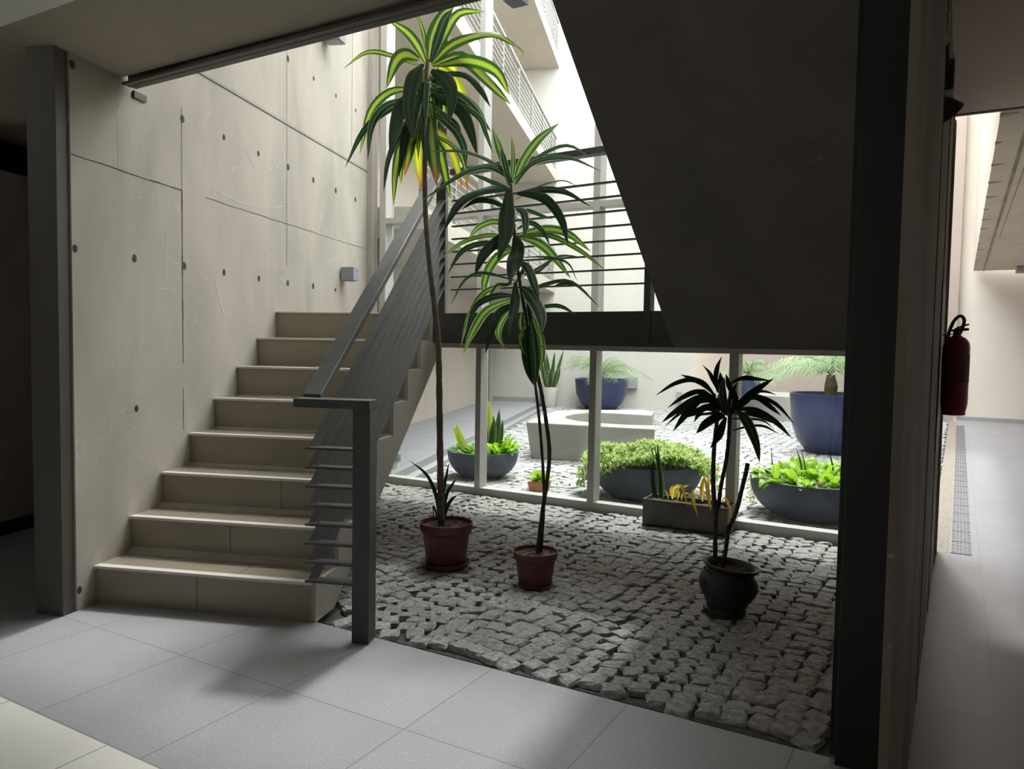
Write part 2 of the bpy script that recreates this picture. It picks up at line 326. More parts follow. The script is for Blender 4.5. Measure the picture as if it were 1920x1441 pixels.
# cobbles
def cobbles(name, region, cell, z, zb, mat_, sand, rough, seed, fan=1.25, sag=.30, bounds=None, drop=.0):
    rr = random.Random(seed); b = MB(); u0, u1, v0, v1 = bounds
    b.prism(region[1], zb - .05, zb, mi=1)
    ni = int((u1 - u0) / cell) + 2; nj = int((v1 - v0 + sag + .3) / cell) + 2
    for i in range(ni):
        for j in range(nj):
            u = u0 + i * cell + rr.uniform(-.008, .008); 
            def h(x): return sag * abs(math.sin(math.pi * x / fan))
            v = v0 - sag + j * cell + h(u)
            sl = (h(u + .02) - h(u - .02)) / .04
            u += rr.uniform(-.006, .006); v += rr.uniform(-.008, .008)
            if not region[0](u, v): continue
            th = math.atan(sl) * .75 + rr.uniform(-.18, .18); sx = cell * .49 * rr.uniform(.94, 1.06); sy = cell * .49 * rr.uniform(.92, 1.05)
            if abs(sl) > .5: sx *= .92
            zt = z + rr.uniform(-rough, rough); tx, ty = rr.uniform(-.09, .09), rr.uniform(-.09, .09)
            ca, sa = math.cos(th), math.sin(th); vs = []
            for k, (lev, ins) in enumerate(((zb - zt, 1.0), (-.009, 1.0), (0, .86))):
                for cx, cy_ in ((-1, -1), (0, -1.05), (1, -1), (1.05, 0), (1, 1), (0, 1.05), (-1, 1), (-1.05, 0)):
                    x = cx * sx * ins + (rr.uniform(-.007, .007) if k else 0); y = cy_ * sy * ins + (rr.uniform(-.007, .007) if k else 0)
                    vs.append((u + x * ca - y * sa, v + x * sa + y * ca, zt + lev + (tx * x + ty * y if k else 0) + (rr.uniform(-.002, .002) if k == 2 else 0)))
            vs.append((u, v, zt + rr.uniform(.001, .006)))
            fs = [(a + k * 8, (a + 1) % 8 + k * 8, (a + 1) % 8 + k * 8 + 8, a + k * 8 + 8) for k in (0, 1) for a in range(8)] + [(16 + a, 16 + (a + 1) % 8, 24) for a in range(8)]
            b.add(vs, fs, mi=0)
    return struct(b.build(name, [mat_, sand]))
def in_int(u, v):
    s = -math.sin(AZS) * u + math.cos(AZS) * v; t = math.cos(AZS) * u + math.sin(AZS) * v
    return v > 2.825 + .012 * math.sin(u * 23) and v < GV - .03 and u < -.33 and t > (TRR + .05 if s < 3.75 else -2.72)
cobbles('floor', (in_int, [(-5.0, 2.80), (-.29, 2.80), (-.29, 5.86), (-5.4, 5.86)]), .094, ZC, -.045, m_cob, m_dirt, .006, 3, bounds=(-5.1, -.3, 2.7, 5.85))
b = MB(); b.box(-5.0, 2.70, -.125, -.29, 2.80, -.11); struct(b.build('floor', m_joint))  # gap bottom coloured black to give the shade of a deep gap
def in_out(u, v):
    t = math.cos(AZS) * u + math.sin(AZS) * v; s = -math.sin(AZS) * u + math.cos(AZS) * v
    return t > -2.32 and v > GV + .16 and s < 16.95 and u < -.12 and v < 16.9
cobbles('floor', (in_out, [(-5.6, 5.86), (-.03, 5.86), (-.03, 17), (-9.5, 17)]), .125, -.03, -.065, m_cobout, m_sand, .006, 5, bounds=(-8.2, -.1, 5.95, 16.9))
# paved walkway and gutter on the courtyard's left
b = MB(); b.stbox(7.3, -3.85, -.12, 16.99, -2.62, .03); struct(b.build('floor', m_walk))
b = MB(); b.stbox(7.2, -2.62, -.12, 16.9, -2.55, .04); b.stbox(7.2, -2.55, -.12, 16.9, -2.40, -.04); b.stbox(7.2, -2.40, -.12, 16.9, -2.34, .02)
struct(b.build('trim_1', m_grey, bevel=.004))
b = MB(); b.box(-.12, 5.9, -.1, .0, 17, -.012); struct(b.build('trim_2', m_gravel))   # pale gravel strip beside the drain
# concrete stair wall with form joints, groove and tie holes
b = MB(); b.stbox(3.28, -3.0, 0, WEND, TL, VT)
def strip(s0, z0, s1, z1, w, mi=1, th=.0015):
    a = ST(s0, TL + th / 2, z0); c = ST(s1, TL + th / 2, z1); b.bar(a, c, th, w, side=TD, mi=mi)
def chain(s0, z0, s1, z1, w, n=7, mi=1, jit=.004):
    p = (s0, z0)
    for i in range(1, n + 1):
        q = (s0 + (s1 - s0) * i / n, z0 + (z1 - z0) * i / n + (rnd(-jit, jit) if s1 != s0 and i < n else 0))
        strip(*p, *q, w * rnd(.5, 1.4), mi); p = q
chain(3.284, 2.222, 4.157, 2.22, .005, 9); chain(4.157, 2.22, 4.157, 1.20, .006, 8); chain(4.157, 1.05, 4.157, .80, .003, 4)
chain(4.157, 2.70, 4.157, 2.22, .002, 6); chain(5.46, 3.5, 5.46, 1.9, .0028, 12); chain(4.4, 2.22, 7.2, 2.22, .0026, 26)
chain(6.7, 4.85, 6.7, 3.1, .004, 8)
strip(3.28, 2.968, WEND, 2.968, .020, 3, .002); strip(3.28, 2.953, WEND, 2.953, .006, 1, .002)
for (sa, za, sb, zb_, bow, ww) in ((4.45, 2.30, 5.40, 2.34, -.06, .006), (3.62, 2.22, 3.60, 2.55, .02, .005), (3.50, 2.42, 3.62, 2.55, -.02, .004), (4.20, 2.28, 4.34, 2.52, .03, .004), (4.62, 2.40, 4.86, 2.50, .03, .004),
        (4.80, 2.62, 5.0, 2.50, .04, .004), (4.32, 2.62, 4.48, 2.80, -.02, .004), (3.98, 1.70, 4.02, 2.0, .01, .004), (4.50, 1.72, 4.60, 1.50, -.01, .012), (4.36, 1.74, 4.42, 1.70, .01, .010), (3.92, 1.62, 4.05, 1.60, .02, .006),
        (5.0, 2.72, 5.25, 2.80, .02, .003), (5.7, 2.42, 5.9, 2.50, .03, .003), (3.70, 2.10, 3.80, 2.11, .0, .004), (6.2, 2.0, 6.5, 2.08, .02, .003), (5.1, 2.02, 5.3, 1.98, .01, .003)):
    p_ = (sa, za)
    for i in range(1, 7):
        t_ = i / 6; q_ = (sa + (sb - sa) * t_, za + (zb_ - za) * t_ + bow * math.sin(math.pi * t_) + rnd(-.003, .003)); strip(*p_, *q_, ww * rnd(.4, 1.1), 4, .001); p_ = q_
for zz, ks in ((.96, (1,)), (1.78, range(0, 9)), (2.64, range(0, 9)), (3.44, range(0, 9)), (4.30, range(0, 9)), (.10, (0,))):
    for k in ks:
        if zz == 1.78 and k == 8: continue
        c = ST(3.297 + .4365 * k + rnd(-.004, .004), TL, zz + rnd(-.006, .006)); r = .0155 * rnd(.8, 1.15); n = 14; vs = []; fs = []
        for rad, off in ((r * 1.25, .0006), (r, .002)):
            for a in range(n): q = 2 * math.pi * a / n; vs.append(c + TD * off + SD * (rad * math.cos(q) * rnd(.93, 1.05)) + Vector((0, 0, rad * 1.15 * math.sin(q))))
        fs = [(a, (a + 1) % n, n + (a + 1) % n, n + a) for a in range(n)] + [tuple(range(n, 2 * n))]
        b.add(vs, fs, mi=1)
struct(b.build('wall_left', [m_wall, m_joint, m_nose, m_side, mat('pale_scrape', (.60, .58, .54), .8)]))
b = MB(); b.stbox(WEND - .14, TL, 1.555, WEND, TL + .055, VT); struct(b.build('trim_3', m_side, bevel=.004))
# far left corridor behind the stair wall
b = MB(); b.stbox(-1, -4.55, 0, 9, -4.34, 2.446); b.stbox(8, -4.4, 0, 8.2, -3.0, 2.7); struct(b.build('wall_far_left', mat('brown_grey_plaster', (.46, .39, .34), .8, .15, 3)))
b = MB(); b.stbox(3.955, -5.6, 2.40, 4.0, -4.3, 2.7); b.stbox(3.955, -4.60, 2.44, 9, -4.55, 2.7); struct(b.build('wall_far_left', m_steel2))  # dark recess above the ledge, its gloom put into black walls
b = MB(); b.stbox(3.0, -4.34, 0, 8, -4.32, .09); struct(b.build('baseboard_left', m_steel2))
# walls of the courtyard
b = MB(); b.stbox(7.0, -4.05, -.1, 17.0, -3.85, 9.8); b.stbox(7.0, -3.9, -.1, 7.2, -2.99, 9.8); struct(b.build('wall_courtyard_left', m_cream))
b = MB(); b.stbox(17.0, -4.05, -.1, 17.2, .745, 9.8); struct(b.build('wall_courtyard_far', m_offw))
b = MB(); b.box(-5.2, 17.0, -.1, -.06, 17.4, 9.8); struct(b.build('wall_courtyard_right', m_pink))
b = MB(); b.stbox(16.97, -3.85, .03, 16.998, -2.3, .13); b.box(.0, 17.12, 0, 3.2, 17.19, .07); struct(b.build('baseboard_far', m_grey))
b = MB(); b.box(-.06, 17.2, -.1, 3.2, 17.4, 9.8); struct(b.build('wall_corridor_end', m_endw))
b = MB(); b.box(.16, 5.72, 3.05, .36, 17.2, 7.4); struct(b.build('wall_courtyard_upper', m_cream))
# the corridor ceiling with its rippled edge
b = MB(); b.box(.16, 5.70, 2.83, 3.2, 17.0, 3.05); b.box(-.09, 2.55, 2.83, 3.2, 5.70, 3.05)
struct(b.build('ceiling', m_ceilc))
b = MB()
for k in range(15):
    v0 = 5.76 + k * .76; e_ = rnd(.20, .27); b.add([(.157, v0, 2.827), (e_, v0 + .02, 2.829), (e_, v0 + .04, 2.829), (.157, v0 + .09, 2.827), (.157, v0, 2.834), (e_, v0 + .02, 2.834), (e_, v0 + .04, 2.834), (.157, v0 + .09, 2.834)],
                               [(3, 2, 1, 0), (0, 1, 5, 4), (1, 2, 6, 5), (2, 3, 7, 6), (3, 0, 4, 7)])
b.box(.31, 5.74, 2.824, .335, 17, 2.834); b.box(-.09, 5.66, 2.822, .33, 5.69, 2.834); b.box(.385, 5.70, 2.826, .392, 12, 2.834)
struct(b.build('trim_4', m_rwall))
# main ceiling, white ceiling field nearer the camera
b = MB(); b.box(-9, 1.862, 2.70, .0, 2.525, 3.05)
P = [(-9, 2.525), (-3.908, 2.525), ST(8.1, -2.86, 0), ST(8.1, -5.6, 0), (-9, 5)]; b.prism(P, 2.70, 3.05)
struct(b.build('ceiling', m_ceil))
b = MB(); b.box(-9, -3.5, 2.695, 0.0, 1.862, 3.05); b.box(0.0, -3.5, 2.695, 3.2, 2.55, 3.05); struct(b.build('ceiling', m_white))
# walls of the stair void above the ceiling, and an unseen roof left partly open to add sky light
b = MB(); b.box(-5.2, 2.30, 3.05, -.27, 2.52, VT); struct(b.build('wall_void_bounce', m_white))  # unseen wall added in white to bounce light down the void
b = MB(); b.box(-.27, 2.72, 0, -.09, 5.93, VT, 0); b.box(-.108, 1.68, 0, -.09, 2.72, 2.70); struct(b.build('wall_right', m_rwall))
b = MB(); b.box(-5.6, 2.30, VT, -.09, 4.5, VT + .2); struct(b.build('ceiling', m_white))
b = MB(); b.box(-5.6, 5.78, VT, -.27, 5.98, VT + .12); struct(b.build('trim_6', m_white))
# vertical plank marks and edge battens on the right wall
b = MB(); b.box(-.09, 3.30, 0, -.087, 3.31, 2.83); b.box(-.09, 4.5, 0, -.086, 4.51, 2.83); b.box(-.09, 5.55, 0, -.083, 5.57, 2.83); b.box(-.09, 5.80, 0, -.078, 5.93, 2.83)
struct(b.build('trim_5', m_dkconc))
b = MB(); b.box(-5.6, -3.6, 0, 3.2, -3.5, 2.7); b.box(-9.2, -3.6, 2.5, -5.6, -3.5, 2.7); b.box(-6.7, -3.6, 0, -6.6, -3.5, 2.5); b.box(3.2, -3.6, 0, 3.4, 17.4, 3.05); struct(b.build('wall_back', m_white))  # unseen back wall blocks front light; left end opened to add daylight
b = MB(); b.box(-9.2, -3.5, 0, -9, 2.2, 3.05); struct(b.build('wall_side', m_ceil))  # unseen side wall, stopped short to let daylight into the left corridor

# ------------------------------------------------------------------ glass wall
win = struct(empty('window_1', (-4.8, GV, 0), '', '')); del win['label']; del win['category']
MUL = [(-4.86, .075), (-3.744, .055), (-2.632, .06), (-1.49, .07), (-.35, .05)]
for u, wd in MUL: b = MB(); b.box(u, GV, ZC - .03, u + wd, GV + .125, VT); b.build('mullion', m_alu, win, bevel=.003)
for z0, z1 in ((ZC - .03, .045), (1.297, 1.343), (2.462, 2.517)):
    for i in range(4): b = MB(); b.box(MUL[i][0] + MUL[i][1], GV, z0, MUL[i + 1][0], GV + .11, z1); b.build('transom', m_alu, win, bevel=.003)
ZL = [.045, 1.297, 2.462, VT]
for i in range(4):
    for k in range(3):
        z0 = ZL[k] + (0 if k == 0 else (.046, .055)[k - 1]); b = MB()
        b.box(MUL[i][0] + MUL[i][1], GV + .095, z0, MUL[i + 1][0], GV + .101, ZL[k + 1]); b.build('pane', m_glass, win)

# ------------------------------------------------------------------ lower staircase
st = empty('staircase', ST(S0, -2.2, 0), 'beige tiled staircase of eight steps climbing beside the raw concrete wall', 'stairs')
for k in range(8):
    s0 = S0 + TRD * k; s1 = s0 + TRD; z0 = RIS * k; z1 = z0 + RIS
    tr = 1.0
    b = MB(); b.stbox(s0, TL + .002, z0 + (.0 if k == 0 else .0), s0 + .035 if k == 7 else s1, -1.612, z1 - .012)
    j = (-2.22, -2.2, -2.05, -1.95, -1.85, -1.9, -2.0, -1.7)[k]
    b.stbox(s0 - .0012, j, z0, s0 + .002, j + .003, z1 - .014, mi=1)
    o = b.build('riser', [m_step, m_joint], st)
    if k < 7:
        b = MB(); b.stbox(s0 + .035, TL + .002, z1 - .012, s1, -1.612, z1); b.stbox(s0 + .035, j + .2, z1, s1, j + .203, z1 + .0006, mi=1); td_ = b.build('tread', [m_step, m_joint], st)
        b = MB(); b.stbox(s0 - .012, TL + .002, z1 - .014, s0 + .035, -1.608, z1 + .001); b.build('nosing', m_nose, td_, bevel=.003)
# raking concrete side of the flight
pts = [(S0, 0)]
for k in range(8): pts += [(S0 + TRD * k, RIS * (k + 1)), (S0 + TRD * (k + 1), RIS * (k + 1))]
pts = pts[:-1] + [(5.60, 1.5555), (5.60, 1.355), (3.62, .0), ]
b = MB(); b.profile([ST(s, -1.612, z) for s, z in pts], TD * .022); b.build('stringer', m_side, st)
b = MB(); b.profile([ST(s, TL + .002, z) for s, z in [(3.64, .012), (3.50, .10), (5.50, 1.50), (5.59, 1.352)]], TD * (abs(TL + 1.61))); b.build('stair_soffit', m_side, st)
# landing
LP = [ST(5.345, TL + .002, 0), ST(5.345, -1.60, 0), (-3.158, 4.507), (-1.60, 4.348), (-1.45, 4.333), (-.275, 4.333), (-.275, GV - .004), (-4.80, GV - .004)]
b = MB(); b.prism([(p[0], p[1]) for p in LP], 1.343, 1.553); b.build('landing', m_beam, st)
b = MB(); b.stbox(5.283, TL + .002, 1.543, 5.345, -1.6, 1.556); b.build('nosing', m_nose, st, bevel=.003)
b = MB(); b.bar((-3.16, 4.497, 1.449), (-1.43, 4.322, 1.449), .012, .208); b.build('edge_plate', m_steel2, st)

# upper flight, seen from below
uf = empty('staircase', (-.8, 4.33, 1.35), 'dark concrete underside of the upper stair flight rising toward the viewer', 'stairs')
sl = .72; v0, z0 = 4.325, 1.345; vt = 2.53; zt = z0 + sl * (v0 - vt)
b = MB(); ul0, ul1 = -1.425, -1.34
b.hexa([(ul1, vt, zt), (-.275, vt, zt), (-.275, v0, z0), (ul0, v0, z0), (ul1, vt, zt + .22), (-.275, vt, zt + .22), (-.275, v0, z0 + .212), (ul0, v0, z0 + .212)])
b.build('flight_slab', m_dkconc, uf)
for k in range(6):
    va = 4.15 - .27 * k; za = z0 + .212 + sl * (v0 - va); b = MB(); b.box(-1.36, va - .27, za + .001, -.275, va, za + .19); b.build('step', m_step, uf)

# ------------------------------------------------------------------ railings
rl = empty('stair_railing', ST(3.25, -1.28, 0), 'dark grey steel stair railing with square newel post and flat sloping rails', 'railing')
b = MB(); b.stbox(3.205, -1.325, 0, 3.295, -1.245, 1.052); b.build('newel_post', m_steel, rl, bevel=.003)
b = MB(); b.stbox(3.20, -1.605, 1.052, 3.30, -1.245, 1.092); b.build('top_rail', m_steel, rl, bevel=.003)
PS = 5.30
def sloped(z0, th, t0=-1.605, t1=-1.505, s0=3.20):
    ss = PS + .01; q = .7204 * (ss - s0)
    return MB().hexa([ST(s0, t0, z0), ST(s0, t1, z0), ST(ss, t1, z0 + q), ST(ss, t0, z0 + q), ST(s0, t0, z0 + th), ST(s0, t1, z0 + th), ST(ss, t1, z0 + q + th), ST(ss, t0, z0 + q + th)])
sloped(1.060, .045, -1.605, -1.518, s0=3.30).build('handrail', m_steel, rl, bevel=.003)
for k in range(8):
    z = .257 + .0866 * k
    b = sloped(z, .009, -1.552, -1.508, s0=3.25); b.hexa([ST(3.215, -1.555, z), ST(3.215, -1.325, z), ST(3.28, -1.325, z), ST(3.28, -1.508, z), ST(3.215, -1.555, z + .010), ST(3.215, -1.325, z + .010), ST(3.28, -1.325, z + .010), ST(3.28, -1.508, z + .010)]); b.build('rail_bar', m_steel, rl)
b = MB(); b.stbox(PS, -1.575, 1.343, PS + .065, -1.505, 2.62); b.stbox(PS, -1.575, 2.62, PS + .065, -1.505, VT); b.build('tall_post', m_steel, rl, bevel=.003)
lr = empty('landing_railing', (-2.4, 4.43, 1.555), 'black railing of thin horizontal bars across the upper landing', 'railing')
a0 = Vector((-3.10, 4.505, 0)); a1 = Vector((-1.60, 4.352, 0))
Z = lambda p, z: Vector((p[0], p[1], z))
for k in range(8): z = 1.716 + .0878 * k; b = MB(); b.bar(Z(a0, z), Z(a1, z), .03, .009); b.build('rail_bar', m_steel2, lr)
b = MB(); b.bar(Z(a0, 2.525), Z(a1, 2.525), .075, .040); b.build('top_rail', m_steel, lr, bevel=.003)
b = MB(); b.box(-1.615, 4.325, 1.36, -1.575, 4.395, 2.50); b.build('end_post', m_steel2, lr)

# ------------------------------------------------------------------ columns and beam
b = MB(); b.box(-.298, 2.66, 0, -.168, 2.72, 2.83); b.box(-.322, 2.72, 0, -.296, 2.80, 2.83); b.box(-.30, 2.70, 0, -.275, 2.76, 2.83)
tag(b.build('steel_column', m_steel2, bevel=.002), 'tall near-black steel column at the right edge of the cobbled area', 'column')
b = MB(); b.stbox(3.20, -2.955, 0, 3.278, -2.80, 2.70)
tag(b.build('steel_column', m_beam, bevel=.003), 'slim brown-grey column at the near end of the concrete stair wall', 'column')
bm_ = empty('steel_beam', (-2.2, 2.56, 2.66), 'dark steel beam edging the ceiling opening above the stairs', 'beam')
bd = Vector((math.cos(R(-1.2)), math.sin(R(-1.2)), 0)); A = Vector((-3.83, 2.565, 0)); Bq = A + bd * 2.36
b = MB(); b.bar(Z(A, 2.668), Z(Bq, 2.668), .08, .012); b.bar(Z(A, 2.86), Z(Bq, 2.86), .08, .012); b.bar(Z(A, 2.76), Z(Bq, 2.76), .012, .20); b.build('beam_web', m_beam, bm_)
b = MB(); b.stbox(3.73, TL, 2.625, 3.83, TL + .012, 2.66); b.build('bracket', m_beam, bm_)

# ------------------------------------------------------------------ courtyard galleries
def gallery(zb, label, s_0=7.35):
    g = empty('gallery', ST(12, -3, zb), label, 'balcony', 'walkway galleries along the left side of the courtyard')
    s1 = 16.98
    b = MB(); b.stbox(s_0, -3.84, zb, s1, -2.31, zb + .22); b.build('slab', m_cream, g)
    b = MB(); b.stbox(s_0, -2.37, zb + .93, s1, -2.33, zb + .97); b.build('top_rail', m_grey, g)
    for k in range(7): b = MB(); b.stbox(s_0, -2.36, zb + .30 + .085 * k, s1, -2.34, zb + .315 + .085 * k); b.build('rail_bar', m_grey, g)
    s = s_0 + .02
    while s < s1: b = MB(); b.stbox(s, -2.37, zb + .22, s + .04, -2.34, zb + .93); b.build('rail_post', m_grey, g); s += 1.28
    return g
gallery(2.45, 'lowest gallery with thin bar railing seen through the glass behind the landing')
gallery(4.85, 'middle gallery with slanting pale slab edge behind the tall plants')
gallery(7.30, 'topmost gallery showing its grey underside at the upper edge of the glass')

# ------------------------------------------------------------------ lamps
def cube_lamp(s, z, label, w=.085, h=.085, d=.10):
    r = empty('wall_lamp', ST(s, TL, z), label, 'lamp')
    b = MB(); b.stbox(s - w / 2, TL + .012, z - h / 2, s + w / 2, TL + d, z + h / 2); hs_ = b.build('housing', m_lampb, r, bevel=.003)
    b = MB(); b.stbox(s - w / 2 + .012, TL + .03, z - h / 2 - .004, s + w / 2 - .012, TL + d - .012, z - h / 2 + .002); b.build('diffuser', m_grey, hs_)
    b = MB(); b.stbox(s - .025, TL, z - .03, s + .025, TL + .014, z + .03); b.build('wall_plate', m_steel, r)
cube_lamp(6.50, 1.935, 'small square grey wall lamp low on the concrete wall beside the landing', .12, .115, .13)
cube_lamp(6.12, 3.90, 'square grey wall lamp high on the concrete wall just under the beam', .13, .20, .16)
q = at(966, -8, 3.55)
cl = empty('ceiling_lamp', q, 'small dark box lamp hanging at the top edge beside the upper flight', 'lamp')
b = MB(); b.box(q.x - .04, q.y - .04, q.z - .03, q.x + .04, q.y + .05, q.z + .05); b.build('housing', m_lampb, cl)
b = MB(); b.box(q.x - .01, q.y - .01, q.z + .05, q.x + .01, q.y + .01, VT); b.build('hanger', m_steel2, cl)

# ================================================================== INDOOR PLANTS
def pot_round(parent, c, rt, rb, h, m, rim=True):
    c = Vector(c); b = MB()
    pr = [(rb * .96, 0), (rb, .006)]
    if rim: pr += [(rb + (rt - rb) * .55, h * .74), (rt * .95, h * .80), (rt * .97, h * .81), (rt, h * .985), (rt, h), (rt * .95, h), (rt * .93, h * .90)]
    else: pr += [(rt * .98, h * .97), (rt, h), (rt * .93, h), (rt * .90, h * .9)]
    b.lathe(c, pr); return autosmooth(b.build('pot', m, parent))
def soil(parent, c, r, lump=.006):
    b = MB(); n = 22; c = Vector(c); vs = [c + Vector((0, 0, .006))]; fs = []
    for j in range(1, 6):
        for a in range(n): q = 2 * math.pi * a / n; vs.append(c + Vector((r * j / 5 * math.cos(q), r * j / 5 * math.sin(q), rnd(-lump, lump))))
    fs += [(0, 1 + a, 1 + (a + 1) % n) for a in range(n)]
    for j in range(4): fs += [(1 + j * n + a, 1 + (j + 1) * n + a, 1 + (j + 1) * n + (a + 1) % n, 1 + j * n + (a + 1) % n) for a in range(n)]
    b.add(vs, fs); pp = [c_ for c_ in parent.children if c_.name.split('.')[0] in ('pot', 'bowl')]; return b.build('soil', m_soil, pp[0] if pp else parent, smooth=True)
def leaves(parent, data, ox, oy, sc, depth, px_m, mats, dd=.10, name='leaf'):
    for L_ in data:
        pts, wd, mk = L_[0], L_[1], L_[2]; d0 = L_[3] if len(L_) > 3 else rnd(-dd, dd); n = len(pts); P = []
        for i, (x, y) in enumerate(pts): P.append(at(ox + x / sc, oy + y / sc, depth + d0 * (i / (n - 1)) ** 1.2))
        b = MB(); b.leaf(P, wd / sc / px_m, ang=rnd(-.45, .45), fold=rnd(.12, .30), wave=rnd(.1, .35)); b.build(name, mats[mk], parent, smooth=True)
def cane(parent, pts, depth, r0, r1, m, dds=None):
    P = [at(x, y, depth + (dds[i] if dds else 0)) for i, (x, y) in enumerate(pts)]; P = curve(P, 5 * (len(P) - 1)); n = len(P)
    rr = [(r0 + (r1 - r0) * i / (n - 1)) * (1 + (.10 if i % 2 else -.05)) for i in range(n)]
    b = MB(); b.tube(P, rr, 10); return b.build('cane', m, parent, smooth=True)

# --- tall corn plant
D1 = 4.66
c1 = at(836, 1066, D1); c1.z = ZC + .006
p1 = empty('potted_dracaena', c1, 'tallest indoor plant with broad yellow-striped leaves in a maroon plastic pot beside the stairs', 'plant')
b = MB(); b.lathe(c1, [(.120, 0), (.128, .004), (.150, .030), (.152, .036), (.145, .036), (.125, .012), (.02, .010)]); autosmooth(b.build('saucer', m_terra, p1))
pc = c1 + Vector((0, 0, .012)); pot_round(p1, pc, .163, .118, .262, m_terra); soil(p1, pc + Vector((0, 0, .236)), .150)
cane(p1, [(828, 985), (826, 900), (824, 760), (822, 650), (813, 560), (803, 470), (797, 380), (797, 250), (798, 160), (802, 112)], D1, .021, .011, m_stem)
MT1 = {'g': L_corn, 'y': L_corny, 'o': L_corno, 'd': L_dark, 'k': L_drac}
d1 = [([(610, 430), (545, 300), (470, 210), (345, 130)], 62, 'g'), ([(605, 330), (590, 220), (565, 150), (538, 90)], 26, 'g', .1),
 ([(630, 420), (660, 250), (720, 110), (800, 28)], 105, 'g', .05), ([(645, 420), (730, 240), (830, 90), (1005, 78)], 62, 'g'), ([(640, 420), (690, 250), (735, 130), (790, 60)], 80, 'k', -.1),
 ([(650, 430), (800, 290), (1050, 230), (1235, 320)], 78, 'g', .08), ([(1215, 310), (1250, 335), (1266, 360), (1245, 392)], 12, 'o', .08),
 ([(590, 455), (410, 385), (215, 350), (48, 465)], 34, 'g', .06), ([(560, 400), (470, 365), (400, 420), (340, 600)], 85, 'g', -.05),
 ([(585, 430), (520, 520), (490, 720), (525, 960)], 95, 'd', -.22), ([(600, 560), (540, 700), (520, 800), (525, 960)], 80, 'k', -.15),
 ([(650, 440), (850, 390), (1010, 530), (1180, 705)], 95, 'g', .12), ([(700, 440), (900, 410), (1080, 480), (1172, 645)], 80, 'g', .05),
 ([(700, 450), (790, 540), (850, 680), (905, 850)], 95, 'y', .22), ([(640, 480), (730, 530), (780, 640), (765, 825)], 100, 'd', -.2),
 ([(640, 600), (800, 640), (920, 730), (1050, 890)], 70, 'k', .05), ([(655, 500), (860, 505), (970, 600), (1045, 725)], 48, 'd', -.1),
 ([(560, 680), (370, 730), (190, 880), (62, 1130)], 48, 'k', .02), ([(520, 600), (360, 620), (230, 760), (160, 1040)], 66, 'g', .1),
 ([(480, 660), (330, 720), (240, 850), (215, 1080)], 52, 'k', -.05), ([(560, 690), (450, 700), (400, 860), (365, 1050)], 88, 'd', -.2),
 ([(560, 760), (430, 900), (350, 1080), (322, 1290)], 52, 'k', .05), ([(580, 800), (460, 930), (400, 1150), (388, 1390)], 72, 'g', .15),
 ([(590, 820), (520, 900), (490, 1040), (465, 1190)], 72, 'o', .08), ([(600, 860), (560, 960), (560, 1100), (580, 1285)], 76, 'y', .15),
 ([(620, 700), (640, 880), (660, 1060), (682, 1260)], 96, 'o', -.12), ([(630, 830), (740, 950), (810, 1090), (850, 1270)], 62, 'y', .15),
 ([(630, 860), (700, 1010), (740, 1180), (772, 1345)], 66, 'g', .12), ([(650, 640), (830, 740), (900, 860), (955, 1050)], 78, 'd', -.15),
 ([(640, 760), (780, 850), (860, 980), (880, 1140)], 66, 'k', .05), ([(720, 640), (950, 780), (1010, 900), (1058, 1030)], 38, 'k', 0),
 ([(640, 500), (700, 600), (720, 730), (735, 870)], 90, 'g', .2), ([(600, 600), (550, 720), (535, 860), (540, 1010)], 70, 'k', .1),
 ([(640, 700), (750, 790), (820, 860), (835, 920)], 52, 'k', 0), ([(640, 900), (800, 990), (870, 1120), (890, 1310)], 36, 'o', .1),
 ([(600, 740), (470, 840), (410, 960), (350, 1070)], 52, 'g', .1), ([(640, 560), (850, 660), (960, 760), (1030, 880)], 60, 'g', .15),
 ([(620, 900), (670, 1000), (720, 1120), (735, 1240)], 60, 'g', .2), ([(600, 900), (500, 960), (440, 1080), (440, 1240)], 60, 'g', .2),
 ([(610, 500), (580, 560), (585, 700), (595, 800)], 60, 'y', .2), ([(640, 440), (760, 420), (800, 520), (820, 640)], 60, 'y', .25)]
for i in range(16):
    sg = rnd(-1, 1); y0 = rnd(520, 900); x0 = 610 + rnd(-8, 14)
    d1.append(([(x0, y0), (x0 + sg * 110, y0 - rnd(10, 60)), (x0 + sg * rnd(150, 210), y0 + rnd(60, 140)), (x0 + sg * rnd(170, 250), y0 + rnd(230, 340))], rnd(46, 80), random.choice('kkdgd')))
leaves(p1, d1, 630, 0, 3.602, D1, 311, MT1, .12)
for pts, wd in (([(826, 975), (818, 930), (800, 890), (768, 863)], 8), ([(828, 960), (832, 920), (838, 885), (842, 868)], 6), ([(829, 965), (838, 925), (848, 908), (856, 897)], 7), ([(829, 978), (838, 950), (848, 935), (858, 928)], 8), ([(824, 985), (818, 962), (812, 948), (815, 985)], 4)):
    P = [at(x, y, D1 + .02 * i) for i, (x, y) in enumerate(pts)]; b = MB(); b.leaf(P, wd / 311, fold=.3, shape=2); b.build('basal_leaf', L_dark, p1, smooth=True)

